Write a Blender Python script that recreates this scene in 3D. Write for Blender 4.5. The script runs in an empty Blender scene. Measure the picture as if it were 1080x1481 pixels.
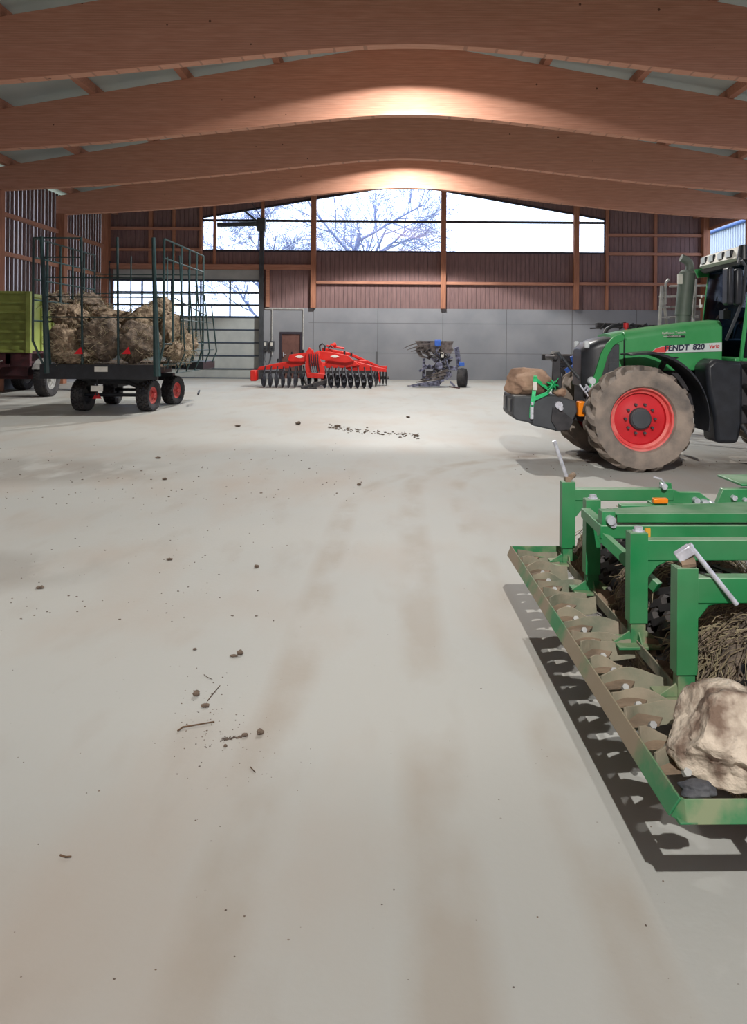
import bpy, math, random
from mathutils import Vector, Matrix, noise
random.seed(7)
PI = math.pi
FPX, VX, VY, HC = 1100.0, 575.0, 493.5, 1.65
ROLL = math.radians(0.4)
SC = bpy.context.scene
COL = SC.collection

def P(px, py, Y):
    """a measured point of the photograph at distance Y -> world point"""
    dx, dy = px - VX, py - VY
    ux = dx*math.cos(ROLL) + dy*math.sin(ROLL)
    uy = -dx*math.sin(ROLL) + dy*math.cos(ROLL)
    return Vector((ux*Y/FPX, Y, HC - uy*Y/FPX))

def F(px, py, z=0.0):
    """point on the floor"""
    dx, dy = px - VX, py - VY
    ux = dx*math.cos(ROLL) + dy*math.sin(ROLL)
    uy = -dx*math.sin(ROLL) + dy*math.cos(ROLL)
    Y = (HC - z)*FPX/uy
    return Vector((ux*Y/FPX, Y, z))

def lin(c):
    def f(v):
        v /= 255.0
        return v/12.92 if v <= 0.04045 else ((v+0.055)/1.055)**2.4
    return (f(c[0]), f(c[1]), f(c[2]), 1.0)

# ------------------------------------------------------------------ materials
def node_mat(name):
    m = bpy.data.materials.new(name); m.use_nodes = True
    nt = m.node_tree
    b = nt.nodes['Principled BSDF']
    return m, nt, b

def mat(name, c1, c2=None, rough=0.6, metal=0.0, scale=6.0, bump=0.0, bscale=None, lo=0.4, hi=0.65, dust=None, dustamt=0.5, stretch=None, dust_scale=3.0):
    m, nt, b = node_mat(name)
    N, L = nt.nodes, nt.links
    b.inputs['Roughness'].default_value = rough
    b.inputs['Metallic'].default_value = metal
    tc = N.new('ShaderNodeTexCoord')
    src = tc.outputs['Object']
    if stretch:
        mp = N.new('ShaderNodeMapping'); mp.inputs['Scale'].default_value = stretch
        L.new(src, mp.inputs['Vector']); src = mp.outputs['Vector']
    col = None
    if c2 is not None:
        n = N.new('ShaderNodeTexNoise'); n.inputs['Scale'].default_value = scale; n.inputs['Detail'].default_value = 6
        L.new(src, n.inputs['Vector'])
        r = N.new('ShaderNodeValToRGB')
        r.color_ramp.elements[0].position = lo; r.color_ramp.elements[0].color = lin(c1)
        r.color_ramp.elements[1].position = hi; r.color_ramp.elements[1].color = lin(c2)
        L.new(n.outputs['Fac'], r.inputs['Fac']); col = r.outputs['Color']
    if dust is not None:
        g = N.new('ShaderNodeNewGeometry'); s = N.new('ShaderNodeSeparateXYZ'); L.new(g.outputs['Normal'], s.inputs[0])
        n2 = N.new('ShaderNodeTexNoise'); n2.inputs['Scale'].default_value = dust_scale; n2.inputs['Detail'].default_value = 5
        L.new(src, n2.inputs['Vector'])
        mr = N.new('ShaderNodeMapRange'); mr.inputs[1].default_value = 0.35; mr.inputs[2].default_value = 0.65
        L.new(n2.outputs['Fac'], mr.inputs[0])
        a = N.new('ShaderNodeMath'); a.operation = 'MULTIPLY_ADD'; a.use_clamp = True
        a.inputs[1].default_value = 0.8; a.inputs[2].default_value = 0.15
        L.new(s.outputs['Z'], a.inputs[0])
        mu = N.new('ShaderNodeMath'); mu.operation = 'MULTIPLY'; mu.use_clamp = True
        L.new(a.outputs[0], mu.inputs[0])
        ad = N.new('ShaderNodeMath'); ad.operation = 'MULTIPLY_ADD'; ad.inputs[1].default_value = 1.0; ad.inputs[2].default_value = 0.35
        L.new(mr.outputs[0], ad.inputs[0]); L.new(ad.outputs[0], mu.inputs[1])
        mu2 = N.new('ShaderNodeMath'); mu2.operation = 'MULTIPLY'; mu2.use_clamp = True; mu2.inputs[1].default_value = dustamt*1.4
        L.new(mu.outputs[0], mu2.inputs[0])
        mx = N.new('ShaderNodeMixRGB'); mx.inputs['Color2'].default_value = lin(dust)
        if col is None: mx.inputs['Color1'].default_value = lin(c1)
        else: L.new(col, mx.inputs['Color1'])
        L.new(mu2.outputs[0], mx.inputs['Fac']); col = mx.outputs['Color']
    if col is None: b.inputs['Base Color'].default_value = lin(c1)
    else: L.new(col, b.inputs['Base Color'])
    if bump:
        nb = N.new('ShaderNodeTexNoise'); nb.inputs['Scale'].default_value = bscale or scale*4; nb.inputs['Detail'].default_value = 8
        L.new(src, nb.inputs['Vector'])
        bp = N.new('ShaderNodeBump'); bp.inputs['Strength'].default_value = bump; bp.inputs['Distance'].default_value = 0.02
        L.new(nb.outputs['Fac'], bp.inputs['Height']); L.new(bp.outputs['Normal'], b.inputs['Normal'])
    return m

def wood_mat(name, base, dark, lam=0.04, axis='Z', knots=True, grain=(0.6, 8, 8)):
    m, nt, b = node_mat(name); N, L = nt.nodes, nt.links
    b.inputs['Roughness'].default_value = 0.8
    tc = N.new('ShaderNodeTexCoord')
    mp = N.new('ShaderNodeMapping'); mp.inputs['Scale'].default_value = grain
    L.new(tc.outputs['Object'], mp.inputs['Vector'])
    n = N.new('ShaderNodeTexNoise'); n.inputs['Scale'].default_value = 3.0; n.inputs['Detail'].default_value = 7
    L.new(mp.outputs[0], n.inputs['Vector'])
    r = N.new('ShaderNodeValToRGB')
    r.color_ramp.elements[0].position = 0.3; r.color_ramp.elements[0].color = lin(dark)
    r.color_ramp.elements[1].position = 0.7; r.color_ramp.elements[1].color = lin(base)
    L.new(n.outputs['Fac'], r.inputs['Fac']); col = r.outputs['Color']
    if lam:
        sx = N.new('ShaderNodeSeparateXYZ'); L.new(tc.outputs['Object'], sx.inputs[0])
        mm = N.new('ShaderNodeMath'); mm.operation = 'PINGPONG'; mm.inputs[1].default_value = lam/2
        L.new(sx.outputs[axis], mm.inputs[0])
        lt = N.new('ShaderNodeMath'); lt.operation = 'LESS_THAN'; lt.inputs[1].default_value = lam*0.05
        L.new(mm.outputs[0], lt.inputs[0])
        ml = N.new('ShaderNodeMath'); ml.operation = 'MULTIPLY'; ml.inputs[1].default_value = 0.45
        L.new(lt.outputs[0], ml.inputs[0])
        mx = N.new('ShaderNodeMixRGB'); mx.inputs['Color2'].default_value = lin(tuple(c*0.6 for c in dark))
        L.new(ml.outputs[0], mx.inputs['Fac']); L.new(col, mx.inputs['Color1']); col = mx.outputs['Color']
    if knots:
        v = N.new('ShaderNodeTexVoronoi'); v.inputs['Scale'].default_value = 1.7
        L.new(tc.outputs['Object'], v.inputs['Vector'])
        lt = N.new('ShaderNodeMath'); lt.operation = 'LESS_THAN'; lt.inputs[1].default_value = 0.045
        L.new(v.outputs['Distance'], lt.inputs[0])
        mx = N.new('ShaderNodeMixRGB'); mx.inputs['Color2'].default_value = lin((60, 30, 20))
        ml = N.new('ShaderNodeMath'); ml.operation = 'MULTIPLY'; ml.inputs[1].default_value = 0.8
        L.new(lt.outputs[0], ml.inputs[0])
        L.new(ml.outputs[0], mx.inputs['Fac']); L.new(col, mx.inputs['Color1']); col = mx.outputs['Color']
    L.new(col, b.inputs['Base Color'])
    return m

def glass_mat(name, tint=(235, 240, 250), refl=0.06):
    m = bpy.data.materials.new(name); m.use_nodes = True; nt = m.node_tree; N, L = nt.nodes, nt.links
    N.clear()
    o = N.new('ShaderNodeOutputMaterial'); t = N.new('ShaderNodeBsdfTransparent'); t.inputs[0].default_value = lin(tint)
    g = N.new('ShaderNodeBsdfGlossy'); g.inputs['Roughness'].default_value = 0.03
    mx = N.new('ShaderNodeMixShader'); mx.inputs[0].default_value = refl
    L.new(t.outputs[0], mx.inputs[1]); L.new(g.outputs[0], mx.inputs[2]); L.new(mx.outputs[0], o.inputs[0])
    return m

def translucent_mat(name, col, amount=0.5):
    m = bpy.data.materials.new(name); m.use_nodes = True; nt = m.node_tree; N, L = nt.nodes, nt.links
    N.clear()
    o = N.new('ShaderNodeOutputMaterial'); t = N.new('ShaderNodeBsdfTranslucent'); t.inputs[0].default_value = lin(col)
    g = N.new('ShaderNodeBsdfDiffuse'); g.inputs[0].default_value = lin(col)
    mx = N.new('ShaderNodeMixShader'); mx.inputs[0].default_value = amount
    L.new(g.outputs[0], mx.inputs[1]); L.new(t.outputs[0], mx.inputs[2]); L.new(mx.outputs[0], o.inputs[0])
    return m

# ------------------------------------------------------------------ mesh builder
XF = [Matrix.Identity(4)]
class MB:
    def __init__(s): s.v = []; s.f = []; s.mi = []; s.vc = None
    def add(s, vs, fs, m=0):
        o = len(s.v); X = XF[0]
        s.v += [X @ Vector(v) for v in vs]
        s.f += [[i+o for i in f] for f in fs]; s.mi += [m]*len(fs)
    def box(s, x0, x1, y0, y1, z0, z1, m=0):
        s.add([(x0,y0,z0),(x1,y0,z0),(x1,y1,z0),(x0,y1,z0),(x0,y0,z1),(x1,y0,z1),(x1,y1,z1),(x0,y1,z1)],
              [(0,3,2,1),(4,5,6,7),(0,1,5,4),(1,2,6,5),(2,3,7,6),(3,0,4,7)], m)
    def bar(s, p, q, w, h, m=0, up=(0,0,1)):
        p, q = Vector(p), Vector(q); d = (q-p).normalized(); up = Vector(up)
        if abs(d.dot(up)) > 0.98: up = Vector((0,1,0))
        a = d.cross(up).normalized(); b = a.cross(d).normalized()
        a *= w/2; b *= h/2
        vs = [p-a-b, p+a-b, p+a+b, p-a+b, q-a-b, q+a-b, q+a+b, q-a+b]
        s.add(vs, [(0,1,2,3),(7,6,5,4),(0,4,5,1),(1,5,6,2),(2,6,7,3),(3,7,4,0)], m)
    def tube(s, pts, r, n=8, m=0, cap=True):
        pts = [Vector(p) for p in pts]
        rs = r if isinstance(r, (list, tuple)) else [r]*len(pts)
        vs = []; fs = []
        ref = None
        for i, p in enumerate(pts):
            d = (pts[min(i+1, len(pts)-1)] - pts[max(i-1, 0)]).normalized()
            if ref is None:
                ref = Vector((0,0,1)) if abs(d.z) < 0.9 else Vector((1,0,0))
            a = d.cross(ref).normalized(); b = a.cross(d).normalized(); ref = b
            for k in range(n):
                t = 2*PI*k/n
                vs.append(p + (a*math.cos(t) + b*math.sin(t))*rs[i])
        for i in range(len(pts)-1):
            for k in range(n):
                fs.append((i*n+k, (i+1)*n+k, (i+1)*n+(k+1)%n, i*n+(k+1)%n))
        if cap:
            fs.append(tuple(range(n))); fs.append(tuple((len(pts)-1)*n + k for k in reversed(range(n))))
        s.add(vs, fs, m)
    def cyl(s, p, q, r, n=16, m=0, r2=None): s.tube([p, q], [r, r if r2 is None else r2], n, m)
    def revolve(s, prof, org, axis='Y', n=32, m=0, closed=False):
        """prof: list of (radius, along-axis)"""
        org = Vector(org); vs = []; fs = []
        for k in range(n):
            t = 2*PI*k/n; c, sn = math.cos(t), math.sin(t)
            for r, a in prof:
                if axis == 'Y': v = Vector((r*c, a, r*sn))
                elif axis == 'X': v = Vector((a, r*c, r*sn))
                else: v = Vector((r*c, r*sn, a))
                vs.append(org+v)
        L = len(prof)
        for k in range(n):
            k2 = (k+1) % n
            for i in range(L-1 if not closed else L):
                j = (i+1) % L
                fs.append((k*L+i, k2*L+i, k2*L+j, k*L+j))
        s.add(vs, fs, m)
    def prism(s, poly, y0, y1, m=0, plane='XZ'):
        n = len(poly)
        def mk(a, b, d):
            return (a, d, b) if plane == 'XZ' else ((d, a, b) if plane == 'YZ' else (a, b, d))
        vs = [mk(a, b, y0) for a, b in poly] + [mk(a, b, y1) for a, b in poly]
        fs = [tuple(range(n)), tuple(reversed(range(n, 2*n)))] + [(i, i+n, (i+1) % n + n, (i+1) % n) for i in range(n)]
        s.add(vs, fs, m)
    def loft(s, rings, m=0, cap=True):
        n = len(rings[0]); vs = [v for r in rings for v in r]; fs = []
        for i in range(len(rings)-1):
            for k in range(n):
                fs.append((i*n+k, (i+1)*n+k, (i+1)*n+(k+1) % n, i*n+(k+1) % n))
        if cap: fs += [tuple(range(n)), tuple((len(rings)-1)*n+k for k in reversed(range(n)))]
        s.add(vs, fs, m)
    def sheet(s, grid, m=0):
        R, C = len(grid), len(grid[0]); vs = [v for r in grid for v in r]
        s.add(vs, [(i*C+j, i*C+j+1, (i+1)*C+j+1, (i+1)*C+j) for i in range(R-1) for j in range(C-1)], m)
    def build(s, name, mats, parent=None, bev=0, smooth=40, label=None, recalc=True):
        off = Vector((0,0,0)); q = parent
        while q is not None: off += q.location; q = q.parent
        me = bpy.data.meshes.new(name)
        me.from_pydata([tuple(v-off) for v in s.v], [], s.f)
        if not isinstance(mats, (list, tuple)): mats = [mats]
        for mm in mats: me.materials.append(mm)
        me.polygons.foreach_set('material_index', s.mi)
        if recalc:
            import bmesh
            bm = bmesh.new(); bm.from_mesh(me); bmesh.ops.recalc_face_normals(bm, faces=bm.faces); bm.to_mesh(me); bm.free()
        me.polygons.foreach_set('use_smooth', [True]*len(me.polygons))
        me.set_sharp_from_angle(angle=math.radians(smooth))
        me.update()
        o = bpy.data.objects.new(name, me); COL.objects.link(o)
        if parent is not None: o.parent = parent
        else:
            # origin at the mesh's own base
            xs = [v.co for v in me.vertices]
            lo = Vector((sum(v.x for v in xs)/len(xs), sum(v.y for v in xs)/len(xs), min(v.z for v in xs)))
            me.transform(Matrix.Translation(-lo)); o.location = lo
        if bev:
            b = o.modifiers.new('bevel', 'BEVEL'); b.width = bev; b.segments = 2; b.limit_method = 'ANGLE'; b.harden_normals = False
        if label: o['label'] = label
        return o

def tag(o, label=None, cat=None, group=None, kind=None):
    if label: o['label'] = label
    if cat: o['category'] = cat
    if group: o['group'] = group
    if kind: o['kind'] = kind
    return o
def thing(name, loc, label, cat, group=None):
    o = bpy.data.objects.new(name, None); COL.objects.link(o); o.location = loc
    o.empty_display_size = 0.1
    return tag(o, label, cat, group)
def struct(o): o['kind'] = 'structure'; return o

def ico(sub):
    import bmesh
    bm = bmesh.new(); bmesh.ops.create_icosphere(bm, subdivisions=sub, radius=1.0)
    vs = [v.co.copy() for v in bm.verts]; fs = [tuple(v.index for v in f.verts) for f in bm.faces]
    bm.free(); return vs, fs
ICO = {k: ico(k) for k in (2, 3, 4, 5)}

def blob(mb, c, r, sub=4, seed=0, amp=0.15, freq=1.5, fine=0.0, ffreq=8, planes=0, pd=(0.7, 0.9), m=0, rot=0, flat=-9):
    """irregular lump: centre c, half-sizes r"""
    rnd = random.Random(seed); vs, fs = ICO[sub]; out = []
    pls = []
    for _ in range(planes):
        n = Vector((rnd.gauss(0,1), rnd.gauss(0,1), rnd.gauss(0,1))).normalized(); pls.append((n, rnd.uniform(*pd)))
    o = Vector((rnd.uniform(-50, 50), rnd.uniform(-50, 50), rnd.uniform(-50, 50)))
    cr, sr = math.cos(rot), math.sin(rot)
    for v in vs:
        p = v.copy()
        for n, d in pls:
            t = p.dot(n)
            if t > d: p -= n*(t-d)*0.96
        k = 1 + amp*noise.noise(v*freq+o)*1.6
        if fine: k += fine*noise.fractal(v*ffreq+o, 1.0, 2.0, 4)
        p *= k
        if p.z < flat: p.z = flat
        x, y, z = p.x*r[0], p.y*r[1], p.z*r[2]
        out.append((c[0]+x*cr-y*sr, c[1]+x*sr+y*cr, c[2]+z))
    mb.add(out, fs, m)

# ------------------------------------------------------------------ palette
M = {}
M['glulam'] = wood_mat('glulam_timber', (206, 154, 130), (188, 134, 110), lam=0.045)
M['timber'] = wood_mat('construction_timber', (178, 122, 94), (150, 100, 78), lam=0, grain=(6, 6, 0.6))
M['rail'] = wood_mat('rail_timber', (190, 136, 112), (160, 112, 92), lam=0)
M['clad'] = wood_mat('dark_cladding', (136, 108, 106), (116, 92, 92), lam=0, knots=False, grain=(5, 5, 0.7))
M['slat'] = wood_mat('slat_board', (104, 78, 74), (84, 62, 60), lam=0, knots=False, grain=(5, 5, 0.7))
M['roofpanel'] = mat('roof_panel', (176, 186, 182), (164, 176, 174), rough=0.6, scale=0.6)
M['net'] = translucent_mat('windbreak_net', (206, 204, 208), 0.6)
M['netdark'] = mat('net_behind', (60, 60, 62))
M['white_metal'] = mat('galvanised_white', (176, 176, 172), (150, 150, 150), rough=0.4, scale=12)
M['steel'] = mat('bright_steel', (214, 216, 226), (180, 182, 192), rough=0.35, metal=0.35, scale=30)
M['doorgrey'] = mat('door_panel_grey', (178, 184, 182), (166, 172, 172), rough=0.5, scale=2)
M['doorframe'] = mat('door_frame_dark', (52, 66, 84), rough=0.5)
M['darkframe'] = mat('window_frame_dark', (48, 42, 52), rough=0.6)
M['browndoor'] = mat('brown_door', (112, 78, 70), (98, 66, 60), rough=0.6, scale=4)
M['glass'] = glass_mat('window_glass')
M['cabglass'] = glass_mat('cab_glass', (110, 130, 150), 0.05)
M['black'] = mat('black_plastic', (26, 29, 35), (36, 39, 46), rough=0.4, scale=8, dust=(90, 88, 86), dustamt=0.12)
M['blackdirty'] = mat('dirty_black_steel', (28, 29, 36), (50, 49, 54), rough=0.6, scale=9, dust=(110, 100, 90), dustamt=0.35)
M['darkgrey'] = mat('cast_iron_grey', (62, 66, 72), (50, 54, 60), rough=0.55, scale=5, dust=(110, 106, 98), dustamt=0.3)
M['tgreen'] = mat('tractor_green', (48, 144, 78), (54, 152, 86), rough=0.35, scale=3, dust=(120, 150, 118), dustamt=0.25)
M['mgreen'] = mat('machine_green', (0, 116, 60), (4, 128, 70), rough=0.38, scale=5, dust=(152, 176, 150), dustamt=0.62)
M['mgreen_worn'] = mat('worn_machine_green', (30, 122, 74), (128, 142, 108), rough=0.6, scale=7, dust=(150, 148, 120), dustamt=0.4, lo=0.44, hi=0.6)
M['barworn'] = mat('worn_bar_paint', (44, 128, 82), (146, 130, 110), rough=0.7, scale=2.2, lo=0.42, hi=0.52, dust=(150, 148, 124), dustamt=0.3)
M['dusty'] = mat('dusty_steel', (92, 104, 88), (138, 128, 112), rough=0.85, scale=6, bump=0.3, dust=(164, 152, 130), dustamt=0.6)
M['dustybrown'] = mat('earth_caked_steel', (142, 122, 102), (116, 100, 84), rough=0.9, scale=8, bump=0.4)
M['red'] = mat('implement_red', (206, 30, 26), (220, 44, 36), rough=0.4, scale=4, dust=(214, 120, 100), dustamt=0.2)
M['rimred'] = mat('rim_red', (186, 24, 34), (200, 34, 44), rough=0.45, scale=4)
M['rimred_dusty'] = mat('rim_lip_dusty_red', (212, 66, 66), (220, 120, 112), rough=0.6, scale=6)
M['tyre'] = mat('dusty_tyre', (150, 136, 124), (98, 92, 88), rough=0.9, scale=4, bump=0.3, bscale=30, lo=0.35, hi=0.7)
M['tyredark'] = mat('dark_tyre', (46, 46, 50), (66, 64, 64), rough=0.85, scale=6, bump=0.3, bscale=40)
M['lime'] = mat('lime_green_paint', (148, 162, 84), (130, 144, 72), rough=0.5, scale=3)
M['oxide'] = mat('dark_red_chassis', (74, 34, 40), (54, 30, 36), rough=0.7, scale=6)
M['teal'] = mat('dark_green_tube', (28, 54, 56), (38, 66, 66), rough=0.5, scale=8)
M['straw'] = mat('straw_bale', (170, 150, 126), (112, 96, 80), rough=0.95, scale=9, bump=1.0, bscale=40, lo=0.36, hi=0.62)
M['straw2'] = mat('dark_straw_bale', (136, 120, 104), (90, 80, 72), rough=0.95, scale=9, bump=1.0, bscale=40, lo=0.36, hi=0.62)
M['strand'] = mat('straw_strand', (156, 144, 116), (112, 100, 78), rough=0.8, scale=14)
M['rock'] = mat('pale_limestone', (212, 198, 180), (122, 102, 88), rough=0.9, scale=9, bump=1.0, bscale=22, lo=0.44, hi=0.60)
M['brownrock'] = mat('tan_sandstone', (172, 142, 120), (124, 98, 82), rough=0.9, scale=4, bump=0.5, bscale=20)
M['darkstone'] = mat('dark_stone', (70, 72, 78), (100, 100, 102), rough=0.7, scale=12, bump=0.4)
M['soil'] = mat('dry_soil', (126, 110, 96), (80, 68, 60), rough=1.0, scale=20, bump=0.6, bscale=60)
M['twig'] = mat('twig_bark', (104, 80, 60), (74, 58, 44), rough=0.9, scale=30)
M['strap'] = mat('green_strap', (30, 178, 104), (60, 196, 128), rough=0.6, scale=20)
M['orange'] = mat('orange_reflector', (236, 132, 20), rough=0.3)
M['yellow'] = mat('yellow_reflector', (214, 160, 60), rough=0.4)
M['redlight'] = mat('red_lens', (214, 26, 40), rough=0.25)
M['blue'] = mat('implement_blue', (40, 84, 170), (50, 96, 180), rough=0.45, scale=8)
M['lilac'] = mat('worn_blue_steel', (130, 132, 156), (40, 42, 56), rough=0.4, scale=10)
M['mould'] = mat('polished_mouldboard', (128, 120, 118), (66, 60, 60), rough=0.35, metal=0.6, scale=5)
M['disc'] = mat('disc_blade_steel', (58, 60, 68), (90, 90, 96), rough=0.4, metal=0.5, scale=10)
M['white'] = mat('white_paint', (214, 212, 204), (196, 194, 188), rough=0.5, scale=6)
M['cream'] = mat('cream_cab_roof', (240, 238, 230), (226, 224, 216), rough=0.5, scale=3)
M['lamp'] = mat('lamp_lens', (206, 212, 216), rough=0.15)
M['silver'] = mat('silver_decal', (204, 214, 212), rough=0.4)
M['reddecal'] = mat('red_decal', (216, 74, 70), rough=0.4)
M['navy'] = mat('navy_lettering', (30, 36, 60), rough=0.5)
M['redtext'] = mat('red_lettering', (200, 34, 44), rough=0.5)
M['exhaust'] = mat('exhaust_grey', (98, 108, 100), (86, 96, 90), rough=0.5, scale=5)
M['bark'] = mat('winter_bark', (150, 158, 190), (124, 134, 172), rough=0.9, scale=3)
M['grass'] = mat('winter_grass', (120, 128, 90), (100, 104, 76), rough=1.0, scale=1.5)
M['palewall'] = mat('ribbed_pale_sheet', (200, 204, 212), rough=0.6)
M['bluepaint'] = mat('blue_gutter', (70, 104, 170), rough=0.5)

def floor_mat():
    m, nt, b = node_mat('concrete_floor'); N, L = nt.nodes, nt.links
    b.inputs['Roughness'].default_value = 0.62; b.inputs['Specular IOR Level'].default_value = 0.25
    tc = N.new('ShaderNodeTexCoord'); src = tc.outputs['Object']
    def noisef(scale, det=5, st=(1,1,1), lo=0.4, hi=0.6, off=0):
        mp = N.new('ShaderNodeMapping'); mp.inputs['Scale'].default_value = st; mp.inputs['Location'].default_value = (off, off*0.7, 0)
        L.new(src, mp.inputs['Vector'])
        n = N.new('ShaderNodeTexNoise'); n.inputs['Scale'].default_value = scale; n.inputs['Detail'].default_value = det
        L.new(mp.outputs[0], n.inputs['Vector'])
        r = N.new('ShaderNodeMapRange'); r.inputs[1].default_value = lo; r.inputs[2].default_value = hi
        L.new(n.outputs['Fac'], r.inputs[0]); return r.outputs[0]
    def mix(fac, a, colr, amt):
        mu = N.new('ShaderNodeMath'); mu.operation = 'MULTIPLY'; mu.inputs[1].default_value = amt; L.new(fac, mu.inputs[0])
        mx = N.new('ShaderNodeMixRGB'); L.new(mu.outputs[0], mx.inputs['Fac']); L.new(a, mx.inputs['Color1'])
        mx.inputs['Color2'].default_value = lin(colr); return mx.outputs['Color']
    def mul(a, b_):
        mu = N.new('ShaderNodeMath'); mu.operation = 'MULTIPLY'
        L.new(a, mu.inputs[0]); L.new(b_, mu.inputs[1]); return mu.outputs[0]
    base = N.new('ShaderNodeRGB'); base.outputs[0].default_value = lin((184, 183, 177)); c = base.outputs[0]
    c = mix(noisef(0.35, 4, lo=0.38, hi=0.62), c, (174, 175, 171), 0.6)
    c = mix(noisef(0.9, 6, (1, 0.5, 1), 0.48, 0.72, 9), c, (176, 158, 142), 0.5)
    c = mix(noisef(3.0, 8, (1, 0.35, 1), 0.55, 0.78, 3), c, (160, 148, 136), 0.35)
    # tyre tracks : two bands curving in from the tractor, running on towards the camera
    sx = N.new('ShaderNodeSeparateXYZ'); L.new(src, sx.inputs[0])
    def track(cx, cy, R, w):
        mx_ = N.new('ShaderNodeMath'); mx_.operation = 'SUBTRACT'; mx_.inputs[1].default_value = cx; L.new(sx.outputs['X'], mx_.inputs[0])
        my_ = N.new('ShaderNodeMath'); my_.operation = 'SUBTRACT'; my_.inputs[1].default_value = cy; L.new(sx.outputs['Y'], my_.inputs[0])
        my2 = N.new('ShaderNodeMath'); my2.operation = 'MAXIMUM'; my2.inputs[1].default_value = 0; L.new(my_.outputs[0], my2.inputs[0])
        cb = N.new('ShaderNodeCombineXYZ'); L.new(mx_.outputs[0], cb.inputs[0]); L.new(my2.outputs[0], cb.inputs[1])
        ln = N.new('ShaderNodeVectorMath'); ln.operation = 'LENGTH'; L.new(cb.outputs[0], ln.inputs[0])
        d = N.new('ShaderNodeMath'); d.operation = 'SUBTRACT'; d.inputs[1].default_value = R; L.new(ln.outputs['Value'], d.inputs[0])
        a = N.new('ShaderNodeMath'); a.operation = 'ABSOLUTE'; L.new(d.outputs[0], a.inputs[0])
        r = N.new('ShaderNodeMapRange'); r.inputs[1].default_value = w; r.inputs[2].default_value = w*0.4; L.new(a.outputs[0], r.inputs[0])
        lx = N.new('ShaderNodeMath'); lx.operation = 'LESS_THAN'; lx.inputs[1].default_value = cx; L.new(sx.outputs['X'], lx.inputs[0])
        return mul(r.outputs[0], lx.outputs[0])
    tn = noisef(2.2, 6, (1, 0.6, 1), 0.40, 0.62, 5)
    for (cx, cy, R, w) in ((3.0, 8.3, 2.35, 0.13), (3.0, 8.3, 2.85, 0.16), (3.4, 7.3, 3.9, 0.14)):
        c = mix(mul(track(cx, cy, R, w), tn), c, (160, 146, 130), 0.46)
    # dirt stains at the tractor nose and left; brown patches under tractor, by wagon
    def patch(px, py, rx, ry):
        mp = N.new('ShaderNodeMapping'); mp.vector_type = 'POINT'
        mp.inputs['Location'].default_value = (-px/rx, -py/ry, 0); mp.inputs['Scale'].default_value = (1/rx, 1/ry, 0)
        L.new(src, mp.inputs['Vector'])
        ln = N.new('ShaderNodeVectorMath'); ln.operation = 'LENGTH'; L.new(mp.outputs[0], ln.inputs[0])
        r = N.new('ShaderNodeMapRange'); r.inputs[1].default_value = 1.0; r.inputs[2].default_value = 0.55; L.new(ln.outputs['Value'], r.inputs[0])
        return r.outputs[0]
    pn = noisef(2.0, 7, (1, 0.5, 1), 0.38, 0.5, 12)
    for (px, py, rx, ry, a) in ((2.35, 10.9, 1.0, 0.75, 0.62), (4.6, 10.5, 1.5, 0.8, 0.5), (-9.0, 17.0, 3.2, 1.2, 0.3), (-5.0, 9.5, 2.6, 1.2, 0.35), (-3.3, 5.4, 1.4, 0.6, 0.3)):
        c = mix(mul(patch(px, py, rx, ry), pn), c, (112, 98, 86), a)
    # fine specks of dirt
    v = N.new('ShaderNodeTexVoronoi'); v.inputs['Scale'].default_value = 9.0; L.new(src, v.inputs['Vector'])
    lt = N.new('ShaderNodeMath'); lt.operation = 'LESS_THAN'; lt.inputs[1].default_value = 0.035; L.new(v.outputs['Distance'], lt.inputs[0])
    c = mix(mul(lt.outputs[0], noisef(1.0, 3, lo=0.45, hi=0.6, off=20)), c, (104, 90, 78), 0.75)
    L.new(c, b.inputs['Base Color'])
    nb = N.new('ShaderNodeTexNoise'); nb.inputs['Scale'].default_value = 30; nb.inputs['Detail'].default_value = 8; L.new(src, nb.inputs['Vector'])
    bp = N.new('ShaderNodeBump'); bp.inputs['Strength'].default_value = 0.12; bp.inputs['Distance'].default_value = 0.01
    L.new(nb.outputs['Fac'], bp.inputs['Height']); L.new(bp.outputs['Normal'], b.inputs['Normal'])
    return m
M['floor'] = floor_mat()

def concrete_wall_mat():
    m, nt, b = node_mat('precast_concrete'); N, L = nt.nodes, nt.links
    b.inputs['Roughness'].default_value = 0.85
    tc = N.new('ShaderNodeTexCoord')
    n = N.new('ShaderNodeTexNoise'); n.inputs['Scale'].default_value = 0.7; n.inputs['Detail'].default_value = 7; L.new(tc.outputs['Object'], n.inputs['Vector'])
    r = N.new('ShaderNodeValToRGB'); r.color_ramp.elements[0].position = 0.35; r.color_ramp.elements[0].color = lin((128, 131, 137))
    r.color_ramp.elements[1].position = 0.65; r.color_ramp.elements[1].color = lin((142, 144, 149)); L.new(n.outputs['Fac'], r.inputs['Fac'])
    L.new(r.outputs['Color'], b.inputs['Base Color'])
    return m
M['concrete'] = concrete_wall_mat()
M['seam'] = mat('concrete_joint', (98, 99, 103), rough=0.9)
# =================================================================== the hall
XL, XR, YB, YF, RX = -12.6, 13.2, 32.6, -9.0, 0.3
CW = 3.05          # concrete wall height
def ztop(x): return 9.12 - 0.172*abs(x-RX)
TAB = [(0, 7.30), (0.75, 7.28), (1.5, 7.22), (2.5, 7.12), (3.5, 7.01), (5.3, 6.80), (7.8, 6.55), (10, 6.38), (14, 6.16)]
def zbot(x):
    d = abs(x-RX)
    for (a, za), (b, zb) in zip(TAB, TAB[1:]):
        if d <= b:
            t = (d-a)/(b-a); return za + (zb-za)*t
    return TAB[-1][1]
def zbots(x): return sum(zbot(x+k*0.25) for k in range(-3, 4))/7

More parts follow.
